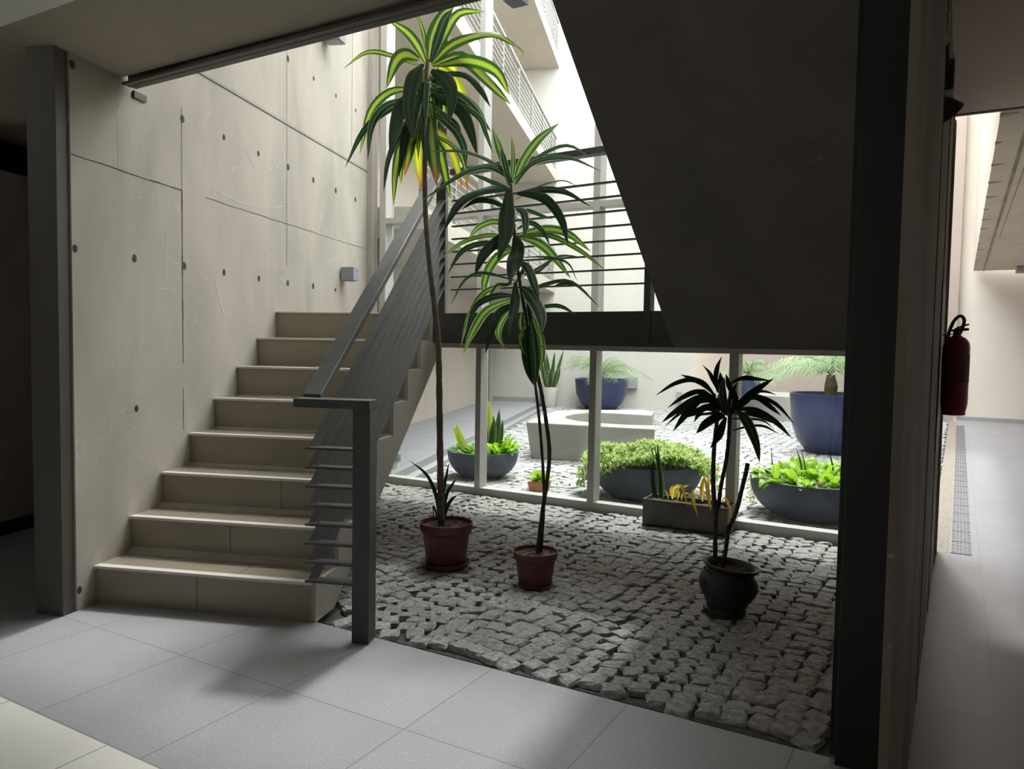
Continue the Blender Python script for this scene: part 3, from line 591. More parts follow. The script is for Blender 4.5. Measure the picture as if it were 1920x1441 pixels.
# --- middle dracaena with three heads
D2 = 4.32
c2 = at(1003, 1098, D2); c2.z = ZC + .006
p2 = empty('potted_dracaena', c2, 'narrow-leaved dracaena with white-edged dark leaves in the smaller maroon pot, middle of the cobbles', 'plant')
b = MB(); b.lathe(c2, [(.088, 0), (.100, .004), (.104, .018), (.100, .018), (.085, .008), (.02, .007)]); autosmooth(b.build('saucer', m_terra, p2))
pc = c2 + Vector((0, 0, .008)); pot_round(p2, pc, .128, .094, .190, m_terra); soil(p2, pc + Vector((0, 0, .170)), .117)
cane(p2, [(1007, 1040), (1017, 960), (1030, 860), (1024, 790), (1014, 730), (1003, 680), (985, 590), (968, 480), (958, 345)], D2, .0125, .008, m_stemd)
cane(p2, [(1014, 1040), (1020, 930), (1014, 820), (1006, 740), (1000, 690), (988, 560)], D2, .009, .007, m_stemd, [.03, .04, .05, .05, .05, .03])
cane(p2, [(1001, 690), (998, 620), (985, 540)], D2, .012, .009, m_stemd)
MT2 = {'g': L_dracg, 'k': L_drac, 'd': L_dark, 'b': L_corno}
d2 = [([(600, 370), (570, 230), (530, 110), (490, -5)], 62, 'g', .1), ([(610, 360), (625, 250), (625, 150), (615, 60)], 34, 'g', .1), ([(630, 360), (690, 210), (790, 70), (920, -32)], 62, 'g', .1),
 ([(605, 370), (580, 260), (560, 180), (545, 130)], 40, 'k', -.1),
 ([(635, 330), (780, 190), (970, 112), (1135, 195)], 24, 'k', .1), ([(640, 360), (760, 220), (980, 190), (1195, 280)], 32, 'k', -.1), ([(640, 460), (800, 370), (940, 335), (1040, 375)], 16, 'k', .1),
 ([(595, 320), (470, 245), (300, 290), (40, 465)], 44, 'k', -.05), ([(590, 320), (480, 215), (300, 150), (88, 150)], 32, 'k', .1), ([(590, 380), (500, 350), (430, 320), (360, 300)], 32, 'k', .1),
 ([(600, 390), (440, 400), (280, 480), (168, 675)], 68, 'd', -.1), ([(600, 520), (480, 470), (380, 470), (290, 525)], 34, 'd', 0), ([(590, 390), (580, 540), (570, 700), (525, 855)], 105, 'd', -.2),
 ([(640, 420), (800, 395), (960, 410), (1125, 505)], 42, 'd', .05), ([(650, 420), (820, 450), (930, 580), (978, 748)], 62, 'd', -.15), ([(640, 520), (690, 540), (705, 620), (695, 715)], 50, 'k', -.1),
 ([(650, 540), (720, 530), (800, 560), (880, 585)], 26, 'k', .1), ([(620, 350), (580, 280), (520, 250), (430, 245)], 40, 'd', 0),
 ([(640, 690), (650, 780), (625, 880), (600, 990)], 98, 'd', -.18), ([(600, 690), (520, 730), (430, 820), (378, 945)], 70, 'd', -.1), ([(620, 650), (510, 600), (400, 640), (328, 730)], 44, 'g', .12),
 ([(600, 700), (450, 690), (290, 740), (150, 850)], 34, 'g', .1), ([(610, 760), (450, 740), (300, 790), (200, 945)], 40, 'k', 0), ([(650, 690), (830, 650), (980, 680), (1125, 795)], 60, 'g', .1),
 ([(660, 700), (860, 690), (1060, 790), (1215, 912)], 36, 'g', .05), ([(660, 700), (790, 740), (890, 830), (995, 965)], 62, 'g', .12), ([(650, 650), (740, 610), (820, 670), (862, 760)], 34, 'k', 0),
 ([(680, 960), (820, 880), (930, 820), (1095, 835)], 20, 'k', .1), ([(660, 830), (850, 830), (980, 870), (1035, 980)], 18, 'k', .1), ([(620, 780), (520, 830), (450, 950), (425, 1120)], 72, 'g', .15),
 ([(660, 860), (720, 900), (760, 1000), (795, 1120)], 60, 'k', -.1), ([(640, 990), (640, 1100), (620, 1220), (598, 1350)], 62, 'd', -.2), ([(680, 1020), (740, 1080), (800, 1190), (815, 1310)], 90, 'k', -.15),
 ([(680, 1080), (820, 1010), (1000, 990), (1180, 1150)], 28, 'k', .08), ([(900, 1010), (960, 995), (1010, 1000), (1045, 1012)], 28, 'k', .1), ([(700, 1180), (850, 1145), (940, 1150), (1035, 1205)], 30, 'k', .1),
 ([(650, 1080), (520, 1080), (390, 1140), (320, 1300)], 46, 'k', 0), ([(640, 1130), (540, 1180), (480, 1300), (448, 1450)], 62, 'd', -.12), ([(620, 1100), (460, 1170), (370, 1300), (305, 1450)], 58, 'g', .1),
 ([(640, 980), (430, 930), (310, 980), (230, 1130)], 24, 'k', .1), ([(620, 1000), (450, 1050), (350, 1190), (288, 1400)], 40, 'g', .1), ([(640, 1130), (560, 1230), (530, 1320), (575, 1430)], 46, 'g', .1),
 ([(700, 1180), (720, 1270), (735, 1360), (745, 1470)], 46, 'g', .12), ([(680, 1180), (670, 1260), (690, 1350), (700, 1470)], 30, 'b', 0), ([(700, 1150), (780, 1240), (790, 1370), (790, 1500)], 52, 'g', .1),
 ([(640, 1000), (700, 900), (720, 880), (760, 960)], 34, 'k', 0), ([(700, 900), (760, 930), (830, 890), (890, 830)], 18, 'k', 0), ([(630, 900), (600, 1000), (520, 1010), (470, 1090)], 22, 'k', 0)]
leaves(p2, d2, 780, 240, 3.431, D2, 336, MT2, .10)
d2b = [([(995, 600), (1000, 640), (1004, 680), (1003, 728)], 22, 'k'), ([(990, 610), (985, 650), (990, 690), (1000, 722)], 16, 'd'), ([(1008, 610), (1015, 640), (1016, 670), (1012, 690)], 14, 'g'), ([(985, 610), (975, 630), (980, 655), (990, 668)], 8, 'b')]
for p, wd, k in d2b:
    b = MB(); b.leaf([at(x, y, D2 - .04) for x, y in p], wd / 336); b.build('leaf', MT2[k], p2, smooth=True)
b = MB(); q = at(1017, 649, D2 - .05); b.lathe(q, [(.001, -.006), (.008, -.004), (.010, 0), (.007, .005), (.001, .007)], 10); b.build('bud', mat('red_bud', (.7, .03, .03), .5), p2, smooth=True)

# --- small dark dracaena in the round clay pot
D3 = 3.90
c3 = at(1358, 1150, D3); c3.z = ZC + .006
p3 = empty('potted_dracaena', c3, 'dark backlit dracaena in a round-bellied black clay pot nearest the right column', 'plant')
T3 = Matrix.Rotation(R(7), 3, FW)
b = MB(); b.lathe(c3, [(.085, 0), (.103, .003), (.108, .030), (.106, .036), (.098, .040), (.020, .038)]); autosmooth(b.build('saucer', m_blackpot, p3))
pc = c3 + Vector((0, 0, .030))
b = MB(); b.lathe(pc, [(.092, 0), (.094, .012), (.110, .045), (.140, .090), (.150, .128), (.143, .158), (.122, .182), (.118, .196), (.135, .214), (.143, .222), (.141, .229), (.126, .226), (.112, .205), (.105, .180)], 48, T3)
autosmooth(b.build('pot', m_blackpot, p3), 50); soil(p3, pc + Vector((0, 0, .195)), .112)
cane(p3, [(1341, 1062), (1341, 1000), (1343, 945)], D3, .0115, .0115, m_stemd)
cane(p3, [(1340, 952), (1337, 900), (1339, 840), (1344, 790), (1349, 740)], D3, .012, .009, m_stemd)
cane(p3, [(1347, 952), (1352, 910), (1362, 860), (1367, 810), (1368, 770)], D3, .010, .009, m_stemd)
cane(p3, [(1356, 1062), (1362, 1020), (1367, 990), (1380, 960), (1390, 920), (1398, 888), (1402, 868)], D3, .0105, .011, m_stemd)
cane(p3, [(1364, 1000), (1365, 984)], D3 - .01, .011, .009, m_stemd)
b = MB(); b.lathe(at(1343, 945, D3), [(.002, -.03), (.016, -.015), (.020, 0), (.014, .014), (.002, .02)], 12); b.build('cane_node', m_stemd, p3, smooth=True)
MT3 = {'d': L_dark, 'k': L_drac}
d3 = [([(545, 580), (510, 500), (480, 440), (440, 398)], 26, 'd'), ([(530, 560), (520, 480), (530, 410), (556, 345)], 32, 'd'), ([(560, 640), (560, 560), (550, 490), (545, 440)], 46, 'd', -.1), ([(520, 590), (450, 510), (380, 480), (308, 455)], 30, 'd'),
 ([(520, 580), (400, 490), (280, 505), (158, 580)], 30, 'd'), ([(540, 610), (430, 555), (330, 585), (228, 655)], 34, 'd'), ([(540, 620), (420, 600), (290, 670), (195, 742)], 50, 'd', .1), ([(540, 640), (440, 590), (350, 680), (262, 795)], 54, 'd', -.05),
 ([(550, 700), (480, 650), (400, 680), (300, 720)], 44, 'd'), ([(575, 700), (530, 710), (460, 750), (402, 808)], 60, 'd', -.15), ([(580, 710), (560, 770), (530, 830), (485, 898)], 56, 'd', -.15), ([(560, 660), (480, 640), (420, 690), (388, 735)], 30, 'd'),
 ([(610, 690), (690, 610), (770, 540), (865, 478)], 50, 'd', .05), ([(600, 510), (680, 475), (770, 480), (858, 492)], 28, 'd', .1), ([(630, 640), (740, 580), (880, 630), (995, 755)], 28, 'd', 0), ([(640, 620), (760, 590), (850, 650), (910, 700)], 34, 'd', 0),
 ([(620, 660), (760, 670), (880, 740), (975, 835)], 36, 'd', -.1), ([(640, 660), (710, 740), (760, 860), (782, 980)], 66, 'k', -.15), ([(620, 790), (720, 765), (810, 765), (900, 812)], 18, 'd', .1), ([(620, 640), (700, 590), (790, 555), (885, 575)], 22, 'd', .1),
 ([(630, 690), (720, 690), (790, 710), (855, 745)], 26, 'd', .05), ([(610, 690), (640, 600), (600, 520), (580, 450)], 44, 'd', -.1), ([(600, 690), (570, 620), (560, 540), (570, 470)], 46, 'k', -.15), ([(590, 700), (550, 650), (500, 600), (440, 560)], 36, 'd', .1),
 ([(610, 700), (660, 640), (700, 600), (760, 600)], 30, 'd', 0), ([(560, 680), (470, 690), (420, 700), (390, 740)], 20, 'd', .1), ([(530, 620), (420, 620), (300, 690), (215, 765)], 22, 'd', .1), ([(600, 720), (700, 720), (800, 730), (870, 780)], 14, 'd', .1),
 ([(600, 700), (600, 620), (620, 560), (650, 500)], 30, 'd', .1), ([(590, 690), (520, 640), (460, 560), (420, 545)], 24, 'd', -.1)]
leaves(p3, d3, 1180, 560, 3.2024, D3, 373, MT3, .08)

# --- planter box by the glass
bx = empty('planter_box', (-1.72, 5.64, ZC), 'long dark metal planter box of wilting yellow leaves against the glass', 'planter')
u0, u1, v0_, v1_ = -2.045, -1.40, 5.565, 5.80
b = MB(); z0 = ZC + .004; zt = ZC + .205; th = .008
b.box(u0, v0_, z0, u1, v0_ + th, zt); b.box(u0, v1_ - th, z0, u1, v1_, zt); b.box(u0, v0_ + th, z0, u0 + th, v1_ - th, zt); b.box(u1 - th, v0_ + th, z0, u1, v1_ - th, zt); b.box(u0, v0_, z0, u1, v1_, z0 + th)
b.build('box', m_box, bx, bevel=.002)
b = MB(); n = 24; vs = []; fs = []
for j in range(7):
    for i in range(n + 1): vs.append((u0 + th + (u1 - u0 - 2 * th) * i / n, v0_ + th + (v1_ - v0_ - 2 * th) * j / 6, zt - .03 + rnd(-.008, .008)))
for j in range(6):
    for i in range(n): fs.append((j * (n + 1) + i, j * (n + 1) + i + 1, (j + 1) * (n + 1) + i + 1, (j + 1) * (n + 1) + i))
b.add(vs, fs); b.build('soil', m_soil, bx)
DX = 5.72
MX = {'s': L_sans, 'y': L_yel, 'o': L_ora, 'd': L_dark, 'g': L_mid}
dx = [([(315, 735), (290, 560), (285, 400), (300, 250)], 55, 'd', 1), ([(390, 740), (395, 560), (365, 300), (345, 75)], 68, 's', 1), ([(380, 740), (375, 500), (345, 300), (312, 90)], 44, 's', 1), ([(300, 250), (290, 200), (275, 160), (262, 120)], 20, 'g', 1),
 ([(530, 760), (520, 680), (515, 630), (535, 580)], 46, 'o', 1), ([(540, 740), (560, 620), (650, 610), (720, 850)], 46, 'y', 0), ([(560, 740), (600, 620), (680, 600), (740, 580)], 26, 'y', 1), ([(800, 780), (785, 660), (790, 800), (850, 990)], 50, 'y', 0),
 ([(900, 780), (890, 650), (900, 560), (930, 470)], 50, 'y', 1), ([(930, 470), (950, 560), (975, 740), (1000, 900)], 48, 'o', 0), ([(930, 480), (900, 540), (880, 640), (885, 740)], 36, 'y', 1), ([(930, 500), (930, 470), (925, 455), (950, 440)], 40, 'g', 1),
 ([(950, 760), (960, 640), (975, 560), (960, 480)], 40, 'y', 1), ([(1110, 790), (1100, 720), (1110, 660), (1130, 620)], 26, 'y', 1), ([(1130, 790), (1180, 740), (1240, 880), (1235, 1050)], 30, 'y', 0), ([(1140, 800), (1190, 800), (1250, 930), (1210, 1060)], 18, 'o', 0),
 ([(590, 760), (610, 690), (600, 640), (560, 600)], 34, 'y', 1), ([(480, 760), (470, 700), (450, 660), (440, 640)], 26, 'g', 1), ([(640, 770), (650, 700), (700, 680), (760, 700)], 20, 'y', 1), ([(850, 790), (820, 760), (760, 760), (700, 740)], 14, 'd', 1)]
for pts, wd, mk, sh in dx:
    n_ = len(pts); P = []
    for i, (x, y) in enumerate(pts): P.append(at(1180 + x / 6.55, 820 + y / 6.55, DX - (.05 + .07 * i if not sh else 0)))
    b = MB(); b.leaf(P, wd / 6.55 / 253, ang=rnd(-.3, .3), fold=.25, wave=.2, shape=0 if mk in 'yog' else 2); b.build('leaf', MX[mk], bx, smooth=True)

# ================================================================== COURTYARD PLANTS
def on_ground(x, y, z=-.03):
    r = ray(x, y); return Vector((0, 0, EYE)) + r * ((z - EYE) / r.z)
def fdepth(p): return -p[0] * math.sin(YAW) + p[1] * math.cos(YAW)
def bowl(parent, c, r, h, m, rb=.38, thick=.025):
    b = MB(); pr = [(r * rb, 0)]
    for i in range(1, 11): a = i / 10 * math.pi / 2; pr.append((r * rb + (r - r * rb) * math.sin(a) ** .9, h * (1 - math.cos(a)) ** 1.0))
    pr += [(r, h + .012), (r - thick, h + .012), (r - thick * 1.4, h - .03), (0.01, h - .05)]
    b.lathe(c, pr, 56); return autosmooth(b.build('bowl', m, parent), 50)
def broad(b, p, ln, wd, az, elev, sag):
    d = Vector((math.cos(az), math.sin(az), 0)); p = Vector(p); e = Vector((0, 0, 1))
    P = [p, p + d * ln * .4 * math.cos(elev) + e * ln * .4 * math.sin(elev), p + d * ln * .75 * math.cos(elev) + e * (ln * .7 * math.sin(elev) - sag * .3), p + d * ln * math.cos(elev) + e * (ln * .85 * math.sin(elev) - sag)]
    b.leaf(P, wd, face=(0, 0, 1), fold=.3, shape=1, seg=6, wave=.15)
def sword(parent, base, tip_dir, ln, wd, m, name='leaf'):
    base = Vector(base); tip = base + Vector(tip_dir).normalized() * ln; mid = base.lerp(tip, .5) + Vector((rnd(-.02, .02), rnd(-.02, .02), 0))
    b = MB(); b.leaf([base, mid, tip], wd, fold=.35, shape=0, ang=rnd(-.5, .5)); b.build(name, m, parent, smooth=True)
# bowl 1
c = on_ground(905, 893); B1 = empty('planted_bowl', c, 'blue-grey bowl with upright snake plants and leafy greens behind the leftmost wide pane', 'planter')
bowl(B1, c, .365, .265, m_bowl, .30); cz = c + Vector((0, 0, .255)); soil(B1, c + Vector((0, 0, .235)), .33)
for dx_, dz, ln, wd, mm in ((-.15, 0, .34, .085, L_sansy), (-.20, .02, .30, .07, L_sansy), (.05, 0, .56, .10, L_sansy), (.07, .03, .40, .075, L_sans), (.13, 0, .46, .07, L_sans), (.10, -.04, .34, .07, L_sans), (.03, -.03, .36, .08, L_sans), (.16, .02, .36, .05, L_sans)):
    sword(B1, cz + RT * dx_ + Vector((0, dz, -.02)), Vector((0, 0, 1)) + RT * (dx_ * .5 - (.35 if dx_ < -.1 else 0)), ln, wd, mm)
b = MB()
for i in range(150):
    a = rnd(0, 6.28); r = rnd(.05, .32); p = cz + Vector((r * math.cos(a), r * math.sin(a), -.02)); broad(b, p, rnd(.08, .17), rnd(.03, .05), a + rnd(-1, 1), rnd(.3, 1.3), rnd(.0, .05))
b.build('foliage', L_mid, B1, smooth=True)
b = MB()
for i in range(34):
    a = rnd(-1.2, 1.2); r = rnd(.12, .30); p = cz + Vector((r * math.cos(a + .5), r * math.sin(a + .5), 0)); broad(b, p, rnd(.14, .26), rnd(.06, .10), a + rnd(-1, 1), rnd(.4, 1.3), rnd(.0, .06))
b.build('foliage', L_lime, B1, smooth=True)
# bowl 2: bushy trailing sedum
c = on_ground(1212, 930); B2 = empty('planted_bowl', c, 'blue-grey bowl overflowing with bushy pale green trailing foliage behind the planter box', 'planter')
bowl(B2, c, .50, .31, m_bowl, .45); soil(B2, c + Vector((0, 0, .28)), .46); cz = c + Vector((0, 0, .29))
b = MB(); by = MB()
def sprig(tb, p, n, l0, l1, w_, lo=.0):
    for k in range(n):
        a = rnd(0, 6.28); e = rnd(lo, 1.3); ln = rnd(l0, l1); d = Vector((math.cos(a) * math.cos(e), math.sin(a) * math.cos(e), math.sin(e))); sd_ = Vector((-math.sin(a), math.cos(a), 0)) * w_; q = p + d * ln * .55 + Vector((0, 0, .004)); tp = p + d * ln - Vector((0, 0, ln * .12))
        tb.add([p - sd_ * .4, p + sd_ * .4, q + sd_, q - sd_, tp], [(0, 1, 2, 3), (3, 2, 4)], [(.3, 0), (.7, 0), (.9, .5), (.1, .5), (.5, 1)])
for i in range(2600):
    a = rnd(0, 6.28); q = rnd(0, 1) ** .5; r = q * .62
    side = abs(math.cos(a - YAW)) ** 2; r *= (.80 + .24 * side)
    hgt = .15 * math.sqrt(max(0, 1 - (r / .66) ** 2)) * (.85 + .25 * math.sin(a * 3 + r * 9)) - (.30 * side * max(0, (r - .48) / .14) * rnd(.1, 1.0)) + rnd(-.04, .03)
    p = cz + Vector((r * math.cos(a), r * math.sin(a), hgt)); sprig(b if rnd(0, 1) < .7 else by, p, 8, .03, .065, .006)
for i in range(70):
    a = rnd(0, 6.28); r = rnd(.15, .5); x0 = cz + Vector((r * math.cos(a), r * math.sin(a), 0)); b.tube([x0, x0 + Vector((rnd(-.05, .05), rnd(-.05, .05), .15))], .003, 4)
b.build('foliage', L_sed, B2, smooth=True); by.build('foliage', L_mid, B2, smooth=True)
# bowl 3: broad lime leaves
c = on_ground(1528, 968); B3 = empty('planted_bowl', c, 'grey-blue bowl of broad bright lime leaves nearest the dark column', 'planter')
bowl(B3, c, .52, .31, m_bowl, .38); soil(B3, c + Vector((0, 0, .28)), .47); cz = c + Vector((0, 0, .295))
b = MB()
for i in range(105):
    a = rnd(0, 6.28); r = rnd(.03, .44); p = cz + Vector((r * math.cos(a), r * math.sin(a), 0)); broad(b, p, rnd(.14, .26), rnd(.06, .10), a + rnd(-.9, .9), rnd(.15, 1.2), rnd(.02, .07))
b.build('foliage', L_lime, B3, smooth=True); b = MB()
for i in range(90):
    a = rnd(0, 6.28); r = rnd(.2, .47); p = cz + Vector((r * math.cos(a), r * math.sin(a), 0)); broad(b, p, rnd(.07, .14), rnd(.03, .05), a + rnd(-.9, .9), rnd(.0, 1.0), rnd(.0, .05))
b.build('foliage', L_mid, B3, smooth=True); b = MB()
for i in range(26):
    a = math.pi + rnd(-.5, .35); p = cz + Vector((.5 * math.cos(a), .5 * math.sin(a), 0))
    for k in range(12): q = p + Vector((rnd(-.04, .02), rnd(-.03, .03), -k * .02)); broad(b, q, .035, .010, rnd(0, 6.28), rnd(-.5, .8), .01)
b.build('trailing_foliage', L_sed, B3, smooth=True)
for dx_ in (-.32, -.12, -.08, .14): sword(B3, cz + RT * dx_, Vector((-.2, 0, 1)), .28, .012, L_dark, 'stalk')
# small terracotta pot
c = on_ground(1011, 919); p4 = empty('potted_plant', c, 'tiny square terracotta pot with a yellow-green tuft on the pale cobbles', 'plant')
b = MB(); b.hexa([(c.x - .07, c.y - .07, c.z), (c.x + .07, c.y - .07, c.z), (c.x + .07, c.y + .07, c.z), (c.x - .07, c.y + .07, c.z), (c.x - .085, c.y - .085, c.z + .09), (c.x + .085, c.y - .085, c.z + .09), (c.x + .085, c.y + .085, c.z + .09), (c.x - .085, c.y + .085, c.z + .09)]); b.build('pot', m_terraor, p4, bevel=.004)
b = MB()
for i in range(60): a = rnd(0, 6.28); broad(b, c + Vector((rnd(-.05, .05), rnd(-.05, .05), .085)), rnd(.07, .15), rnd(.02, .035), a, rnd(.3, 1.4), rnd(0, .03))
b.build('foliage', L_lime, p4, smooth=True)
# feathery palms in cobalt pots
def wallclamp(p):
    e = p.dot(SD) - 16.93
    if e > 0: p = p - SD * e
    if p.y > 16.9: p = Vector((p.x, 16.9, p.z))
    return p
def palm(c, rpot, hpot, nfr, ln, label, trunk=.12, square=False, seed=1):
    random.seed(seed); p = empty('potted_palm', c, label, 'plant', None); b = MB()
    b.lathe(c, [(rpot * .50, 0), (rpot * .55, .01), (rpot * .80, hpot * .22), (rpot * .95, hpot * .52), (rpot, hpot * .96), (rpot, hpot), (rpot * .93, hpot), (rpot * .90, hpot * .9)], 56); autosmooth(b.build('pot', m_blue, p), 50)
    soil(p, c + Vector((0, 0, hpot * .93)), rpot * .91); top = c + Vector((0, 0, hpot * .93))
    b = MB(); b.tube([top, top + Vector((.01, 0, trunk * .5)), top + Vector((0, 0, trunk))], [.075, .085, .05], 14); b.build('trunk', m_stem, p)
    for i in range(nfr):
        a = i * 2.39996 + rnd(-.3, .3); el = rnd(.55, 1.35); L0 = ln * rnd(.75, 1.1); d = Vector((math.cos(a), math.sin(a), 0)); P = []
        for k in range(9): t = k / 8; P.append(top + Vector((0, 0, trunk)) + d * L0 * (math.cos(el) * t + .30 * t * t) + Vector((0, 0, L0 * (math.sin(el) * t * 1.15 - .85 * t * t * (1.2 - .35 * math.sin(el))))))
        P = [wallclamp(q) for q in P]
        b = MB(); b.tube(P, [.008 * (1 - .8 * k / 8) + .001 for k in range(9)], 5); C_ = curve(P, 40); m = len(C_)
        for k in range(4, m - 1, 2):
            t = k / m; q = C_[k]; dd_ = (C_[k + 1] - C_[k]).normalized(); sd = dd_.cross(Vector((0, 0, 1))).normalized(); ll = ln * .30 * math.sin(math.pi * min(1, .12 + t * .85)) + .03
            for sg in (-1, 1):
                e = q + sd * sg * ll * .55 + dd_ * ll * .4 + Vector((0, 0, -ll * rnd(.35, .75))); e = wallclamp(e); mid = q.lerp(e, .5) + Vector((0, 0, ll * .10)); wv = dd_ * .007
                b.add([q - wv, q + wv, mid + wv, mid - wv, e], [(0, 1, 2, 3), (3, 2, 4)], [(.3, 0), (.7, 0), (.7, .5), (.3, .5), (.5, 1)])
        b.build('frond', L_palm, p, smooth=True)
    random.seed(seed + 50); return p
c = on_ground(1552, 848); palm(c, .50, .78, 20, 1.05, 'large cobalt blue pot with a feathery palm beside the dark column', .30, seed=4)
c = ST(16.36, -1.20, -.03); palm(c, .56, .64, 18, 1.0, 'wide cobalt pot of arching palm fronds behind the curved bench', .10, seed=9)
c = at(1402, 741, 14.2); c.z = .432; palm(c, .27, .33, 16, .62, 'smallest blue pot with a drooping palm standing on the low seat at the far right', .10, seed=15)
random.seed(77)
# snake plant in a tall pale pot
c = on_ground(1030, 762); p5 = empty('potted_plant', c, 'snake plant in a tall pale grey pot near the far courtyard corner', 'plant')
b = MB(); b.lathe(c, [(.15, 0), (.155, .01), (.20, .40), (.20, .43), (.18, .43), (.17, .38)]); autosmooth(b.build('pot', m_offw, p5)); soil(p5, c + Vector((0, 0, .40)), .175)
for i in range(15): a = rnd(0, 6.28); sword(p5, c + Vector((.09 * math.cos(a), .09 * math.sin(a), .40)), Vector((math.cos(a) * .3, math.sin(a) * .3, 1)), rnd(.45, .90), .085, L_sans)
# benches
def bench_pt(x, y, z=.41): r = ray(x, y); p = Vector((0, 0, EYE)) + r * ((z - EYE) / r.z); return p
bn = empty('concrete_bench', bench_pt(1100, 800, .0), 'pale concrete bench with a curved hollow in the middle of the courtyard', 'bench')
out = [bench_pt(x, y) for x, y in ((986, 791), (1228, 804), (1226, 797))]; inner = [bench_pt(x, y) for x, y in ((1180, 796), (1130, 793), (1085, 789), (1062, 784), (1060, 779), (1078, 775), (1110, 772))]; back = [bench_pt(x, y) for x, y in ((1170, 775), (1222, 778), (1226, 772), (1205, 768), (1075, 768), (1040, 770))]
poly = [(p.x, p.y) for p in out + inner + back]; b = MB(); n = len(poly); cx_ = sum(p[0] for p in poly) / n; cyy = sum(p[1] for p in poly) / n
base = []
for i, (x, y) in enumerate(poly): k = .93 if i in (0, 13, 14, 15) else .985; base.append((cx_ + (x - cx_) * k, cyy + (y - cyy) * k))
vs = [(x, y, -.03) for x, y in base] + [(x, y, .41) for x, y in poly]
b.add(vs, [tuple(range(n - 1, -1, -1)), tuple(range(n, 2 * n))] + [(i, (i + 1) % n, n + (i + 1) % n, n + i) for i in range(n)])
o = b.build('bench_block', m_bench, bn, bevel=.012)
c = bench_pt(1208, 789, .30); b = MB(); q = c; b.tube([q + Vector((0, -.004, 0)), q + Vector((0, .02, 0))], .055, 18); b.build('drain_ring', m_side, bn)
c = on_ground(1400, 786); lb = empty('concrete_bench', c, 'low straight concrete wall seat below the small blue palm pot at the far right', 'bench')
b = MB(); b.box(c.x - .25, c.y + .1, -.03, c.x + 1.9, c.y + 1.5, .43); b.build('seat_block', m_bench, lb, bevel=.01)
# bollard lamp by the left pane
c = on_ground(737, 888); bo = empty('bollard_lamp', c, 'short translucent bollard lamp with grey cap just outside the leftmost pane', 'lamp')
b = MB(); b.lathe(c, [(.06, 0), (.06, .14), (.05, .14)], 24); autosmooth(b.build('diffuser', mat('frosted_acrylic', (.72, .72, .66), .3), bo))
b = MB(); b.lathe(c + Vector((0, 0, .14)), [(.078, 0), (.08, .003), (.08, .075), (.075, .08)], 24); autosmooth(b.build('cap', m_lampb, bo))
# downpipe and small wall boxes
b = MB(); q = ST(16.86, -3.72, 0); b.tube([Z(q, .032), Z(q, 2.44)], .07, 14); tag(autosmooth(b.build('downpipe', m_grey)), 'grey downpipe on the left courtyard wall near its corner', 'pipe')
def far_box(x, y, wd, ht, label):
    r = ray(x, y); k = (16.99 - Vector((0, 0, EYE)).dot(SD)) / r.dot(SD); p = Vector((0, 0, EYE)) + r * k; t = p.dot(TD); e = empty('wall_lamp', p, label, 'lamp')
    b = MB(); b.stbox(16.86, t - wd / 2, p.z - ht / 2, 16.985, t + wd / 2, p.z + ht / 2); b.build('housing', m_grey, e, bevel=.006)
    b = MB(); b.stbox(16.985, t - wd / 3, p.z - ht / 3, 16.998, t + wd / 3, p.z + ht / 3); b.build('wall_plate', m_steel, e)
far_box(1184, 717, .26, .24, 'square grey lamp low on the white far wall beside the wide blue pot')
far_box(1274, 742, .10, .20, 'small narrow grey box on the white far wall right of the square lamp')

# ================================================================== RIGHT CORRIDOR
WU = -.09
fe = empty('fire_extinguisher', (-.016, 4.62, 1.03), 'dark red fire extinguisher with black looped hose hung on the corridor wall', 'fire extinguisher')
c = Vector((-.016, 4.62, 1.03)); b = MB()
b.lathe(c, [(.045, .0), (.056, .012), (.060, .03), (.063, .05), (.063, .34), (.058, .365), (.043, .385), (.022, .397), (.018, .402)], 32); autosmooth(b.build('cylinder', m_red, fe), 50)
b = MB(); b.lathe(c, [(.050, -.012), (.055, -.010), (.055, .014), (.050, .016)], 24); b.build('foot_ring', m_red, fe)
b = MB(); b.lathe(c + Vector((0, 0, .400)), [(.017, 0), (.018, .004), (.018, .022), (.013, .026), (.013, .038)], 16); b.bar(c + Vector((-.025, -.01, .425)), c + Vector((.05, .02, .432)), .018, .012); va_ = b.build('valve', m_blk, fe)
b = MB(); b.bar(c + Vector((0, 0, .440)), c + Vector((.05, .02, .458)), .016, .008); b.bar(c + Vector((0, 0, .430)), c + Vector((.045, .02, .436)), .016, .007); b.build('handle', m_blk, va_)
b = MB(); P = curve([at(x, y, 4.01) for x, y in ((1795, 634), (1804, 616), (1808, 600), (1801, 592), (1790, 600), (1781, 618), (1776, 640))], 36); b.tube(P, .0085, 10); ho_ = b.build('hose', m_blk, fe, smooth=True)
b = MB(); b.tube([at(1777, 628, 4.01), at(1775, 642, 4.01)], [.012, .011], 12); b.build('nozzle', m_red, ho_)
b = MB(); b.lathe(c + Vector((-.0, 0, .404)), [(.004, 0), (.012, .0), (.012, .012), (.004, .012)], 12); b.build('pressure_gauge', m_grey, va_)
b = MB(); b.tube([c + Vector((-.065, -.0, .40)), c + Vector((-.01, 0, .408))], .003, 6); b.build('wall_hook', m_steel, fe)
b = MB(); b.lathe(c, [(.0632, .16), (.0636, .161), (.0636, .30), (.0632, .301)], 32); b.build('label_band', mat('dull_label', (.13, .03, .03), .6), [c_ for c_ in fe.children if c_.name.startswith('cylinder')][0])
b = MB(); b.box(WU + .0005, 4.42, .835, WU + .006, 5.25, 1.70); tag(b.build('notice_board', m_blk, bevel=.002), 'thin black board on the corridor wall behind the fire extinguisher', 'board')
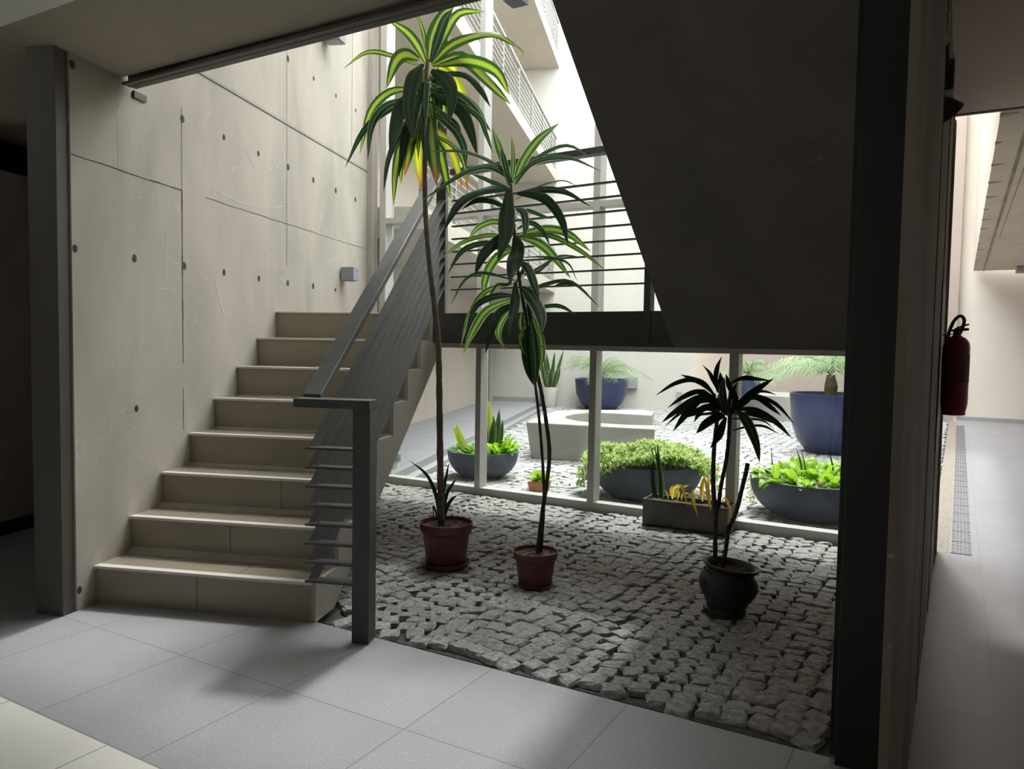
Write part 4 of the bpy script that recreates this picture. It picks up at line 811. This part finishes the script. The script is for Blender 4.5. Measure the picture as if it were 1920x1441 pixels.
# conduit, junction box and alarm horn
cdt = empty('conduit', (-.075, 3.25, 2.6), 'thin grey conduit running down the corridor wall to the black junction box', 'pipe')
b = MB(); P = [Vector((-.07, 2.95, 2.83)), Vector((-.072, 3.05, 2.62)), Vector((-.072, 3.20, 2.50)), Vector((-.072, 3.26, 2.44))]
X0 = at(1765, 0, 2.75); X1 = at(1769, 30, 2.80); X2 = at(1770, 62, 2.85); X3 = at(1773, 84, 2.88); X4 = at(1775, 118, 2.92)
b.tube([X0 + Vector((0, 0, .3)), X0, X1, X2, X3], .0085, 10); b.build('pipe', m_grey, cdt, smooth=True)
b = MB(); b.tube([X3, X4], .013, 10); b.build('sleeve', m_steel2, cdt)
b = MB(); b.lathe(X1, [(.006, -.004), (.012, -.003), (.012, .004), (.006, .005)], 12); b.bar(X1, X1 + Vector((-.05, 0, 0)), .006, .006); b.build('clip', m_steel, cdt)
jb = at(1776, 146, 3.0)
al = empty('alarm_siren', jb, 'black junction box and horn siren high on the corridor wall', 'alarm')
b = MB(); b.box(jb.x - .035, jb.y - .05, jb.z - .052, jb.x + .024, jb.y + .05, jb.z + .055); b.build('junction_box', m_steel2, al, bevel=.004)
b = MB(); b.box(jb.x - .030, jb.y - .045, jb.z - .075, jb.x + .020, jb.y + .045, jb.z - .055); b.build('light_strip', m_offw, al, bevel=.004)
hc = at(1773, 202, 3.02); b = MB(); b.lathe(hc, [(.012, .05), (.025, .045), (.050, -.02), (.053, -.03), (.046, -.03), (.02, .0)], 28, Matrix.Rotation(R(35), 3, 'X') @ Matrix.Rotation(R(-35), 3, 'Y')); autosmooth(b.build('horn', m_steel2, al), 40)
b = MB(); b.tube([hc + Vector((0, 0, .04)), hc + Vector((-.02, 0, .06)), jb + Vector((-.01, 0, -.06))], .008, 8); b.build('arm', m_grey, al)
# drain grate between corridor and courtyard
gr = empty('drain_grate', (.07, 8, 0), 'long galvanised floor drain grate leading away beside the corridor', 'grate')
b = MB(); b.box(.012, 5.89, -.05, .128, 15.9, -.045); b.build('channel', m_dirt, gr)
b = MB()
for u in (.004, .030, .053, .076, .099, .122): b.box(u, 5.89, -.004, u + .005, 15.9, .004)
v = 5.89; k = 0
while v < 15.9: b.box(.004, v, -.004, .127, v + (.006 if k % 7 else .018), .003 if k % 7 else .005); v += .052; k += 1
b.build('grille', m_grate, gr)
o = tag(MB().box(.80, 16.2, 2.72, 1.5, 16.5, 2.825).build('ceiling_lamp', m_grey, bevel=.01), 'flat grey lamp on the far end of the corridor ceiling at the right edge', 'lamp')
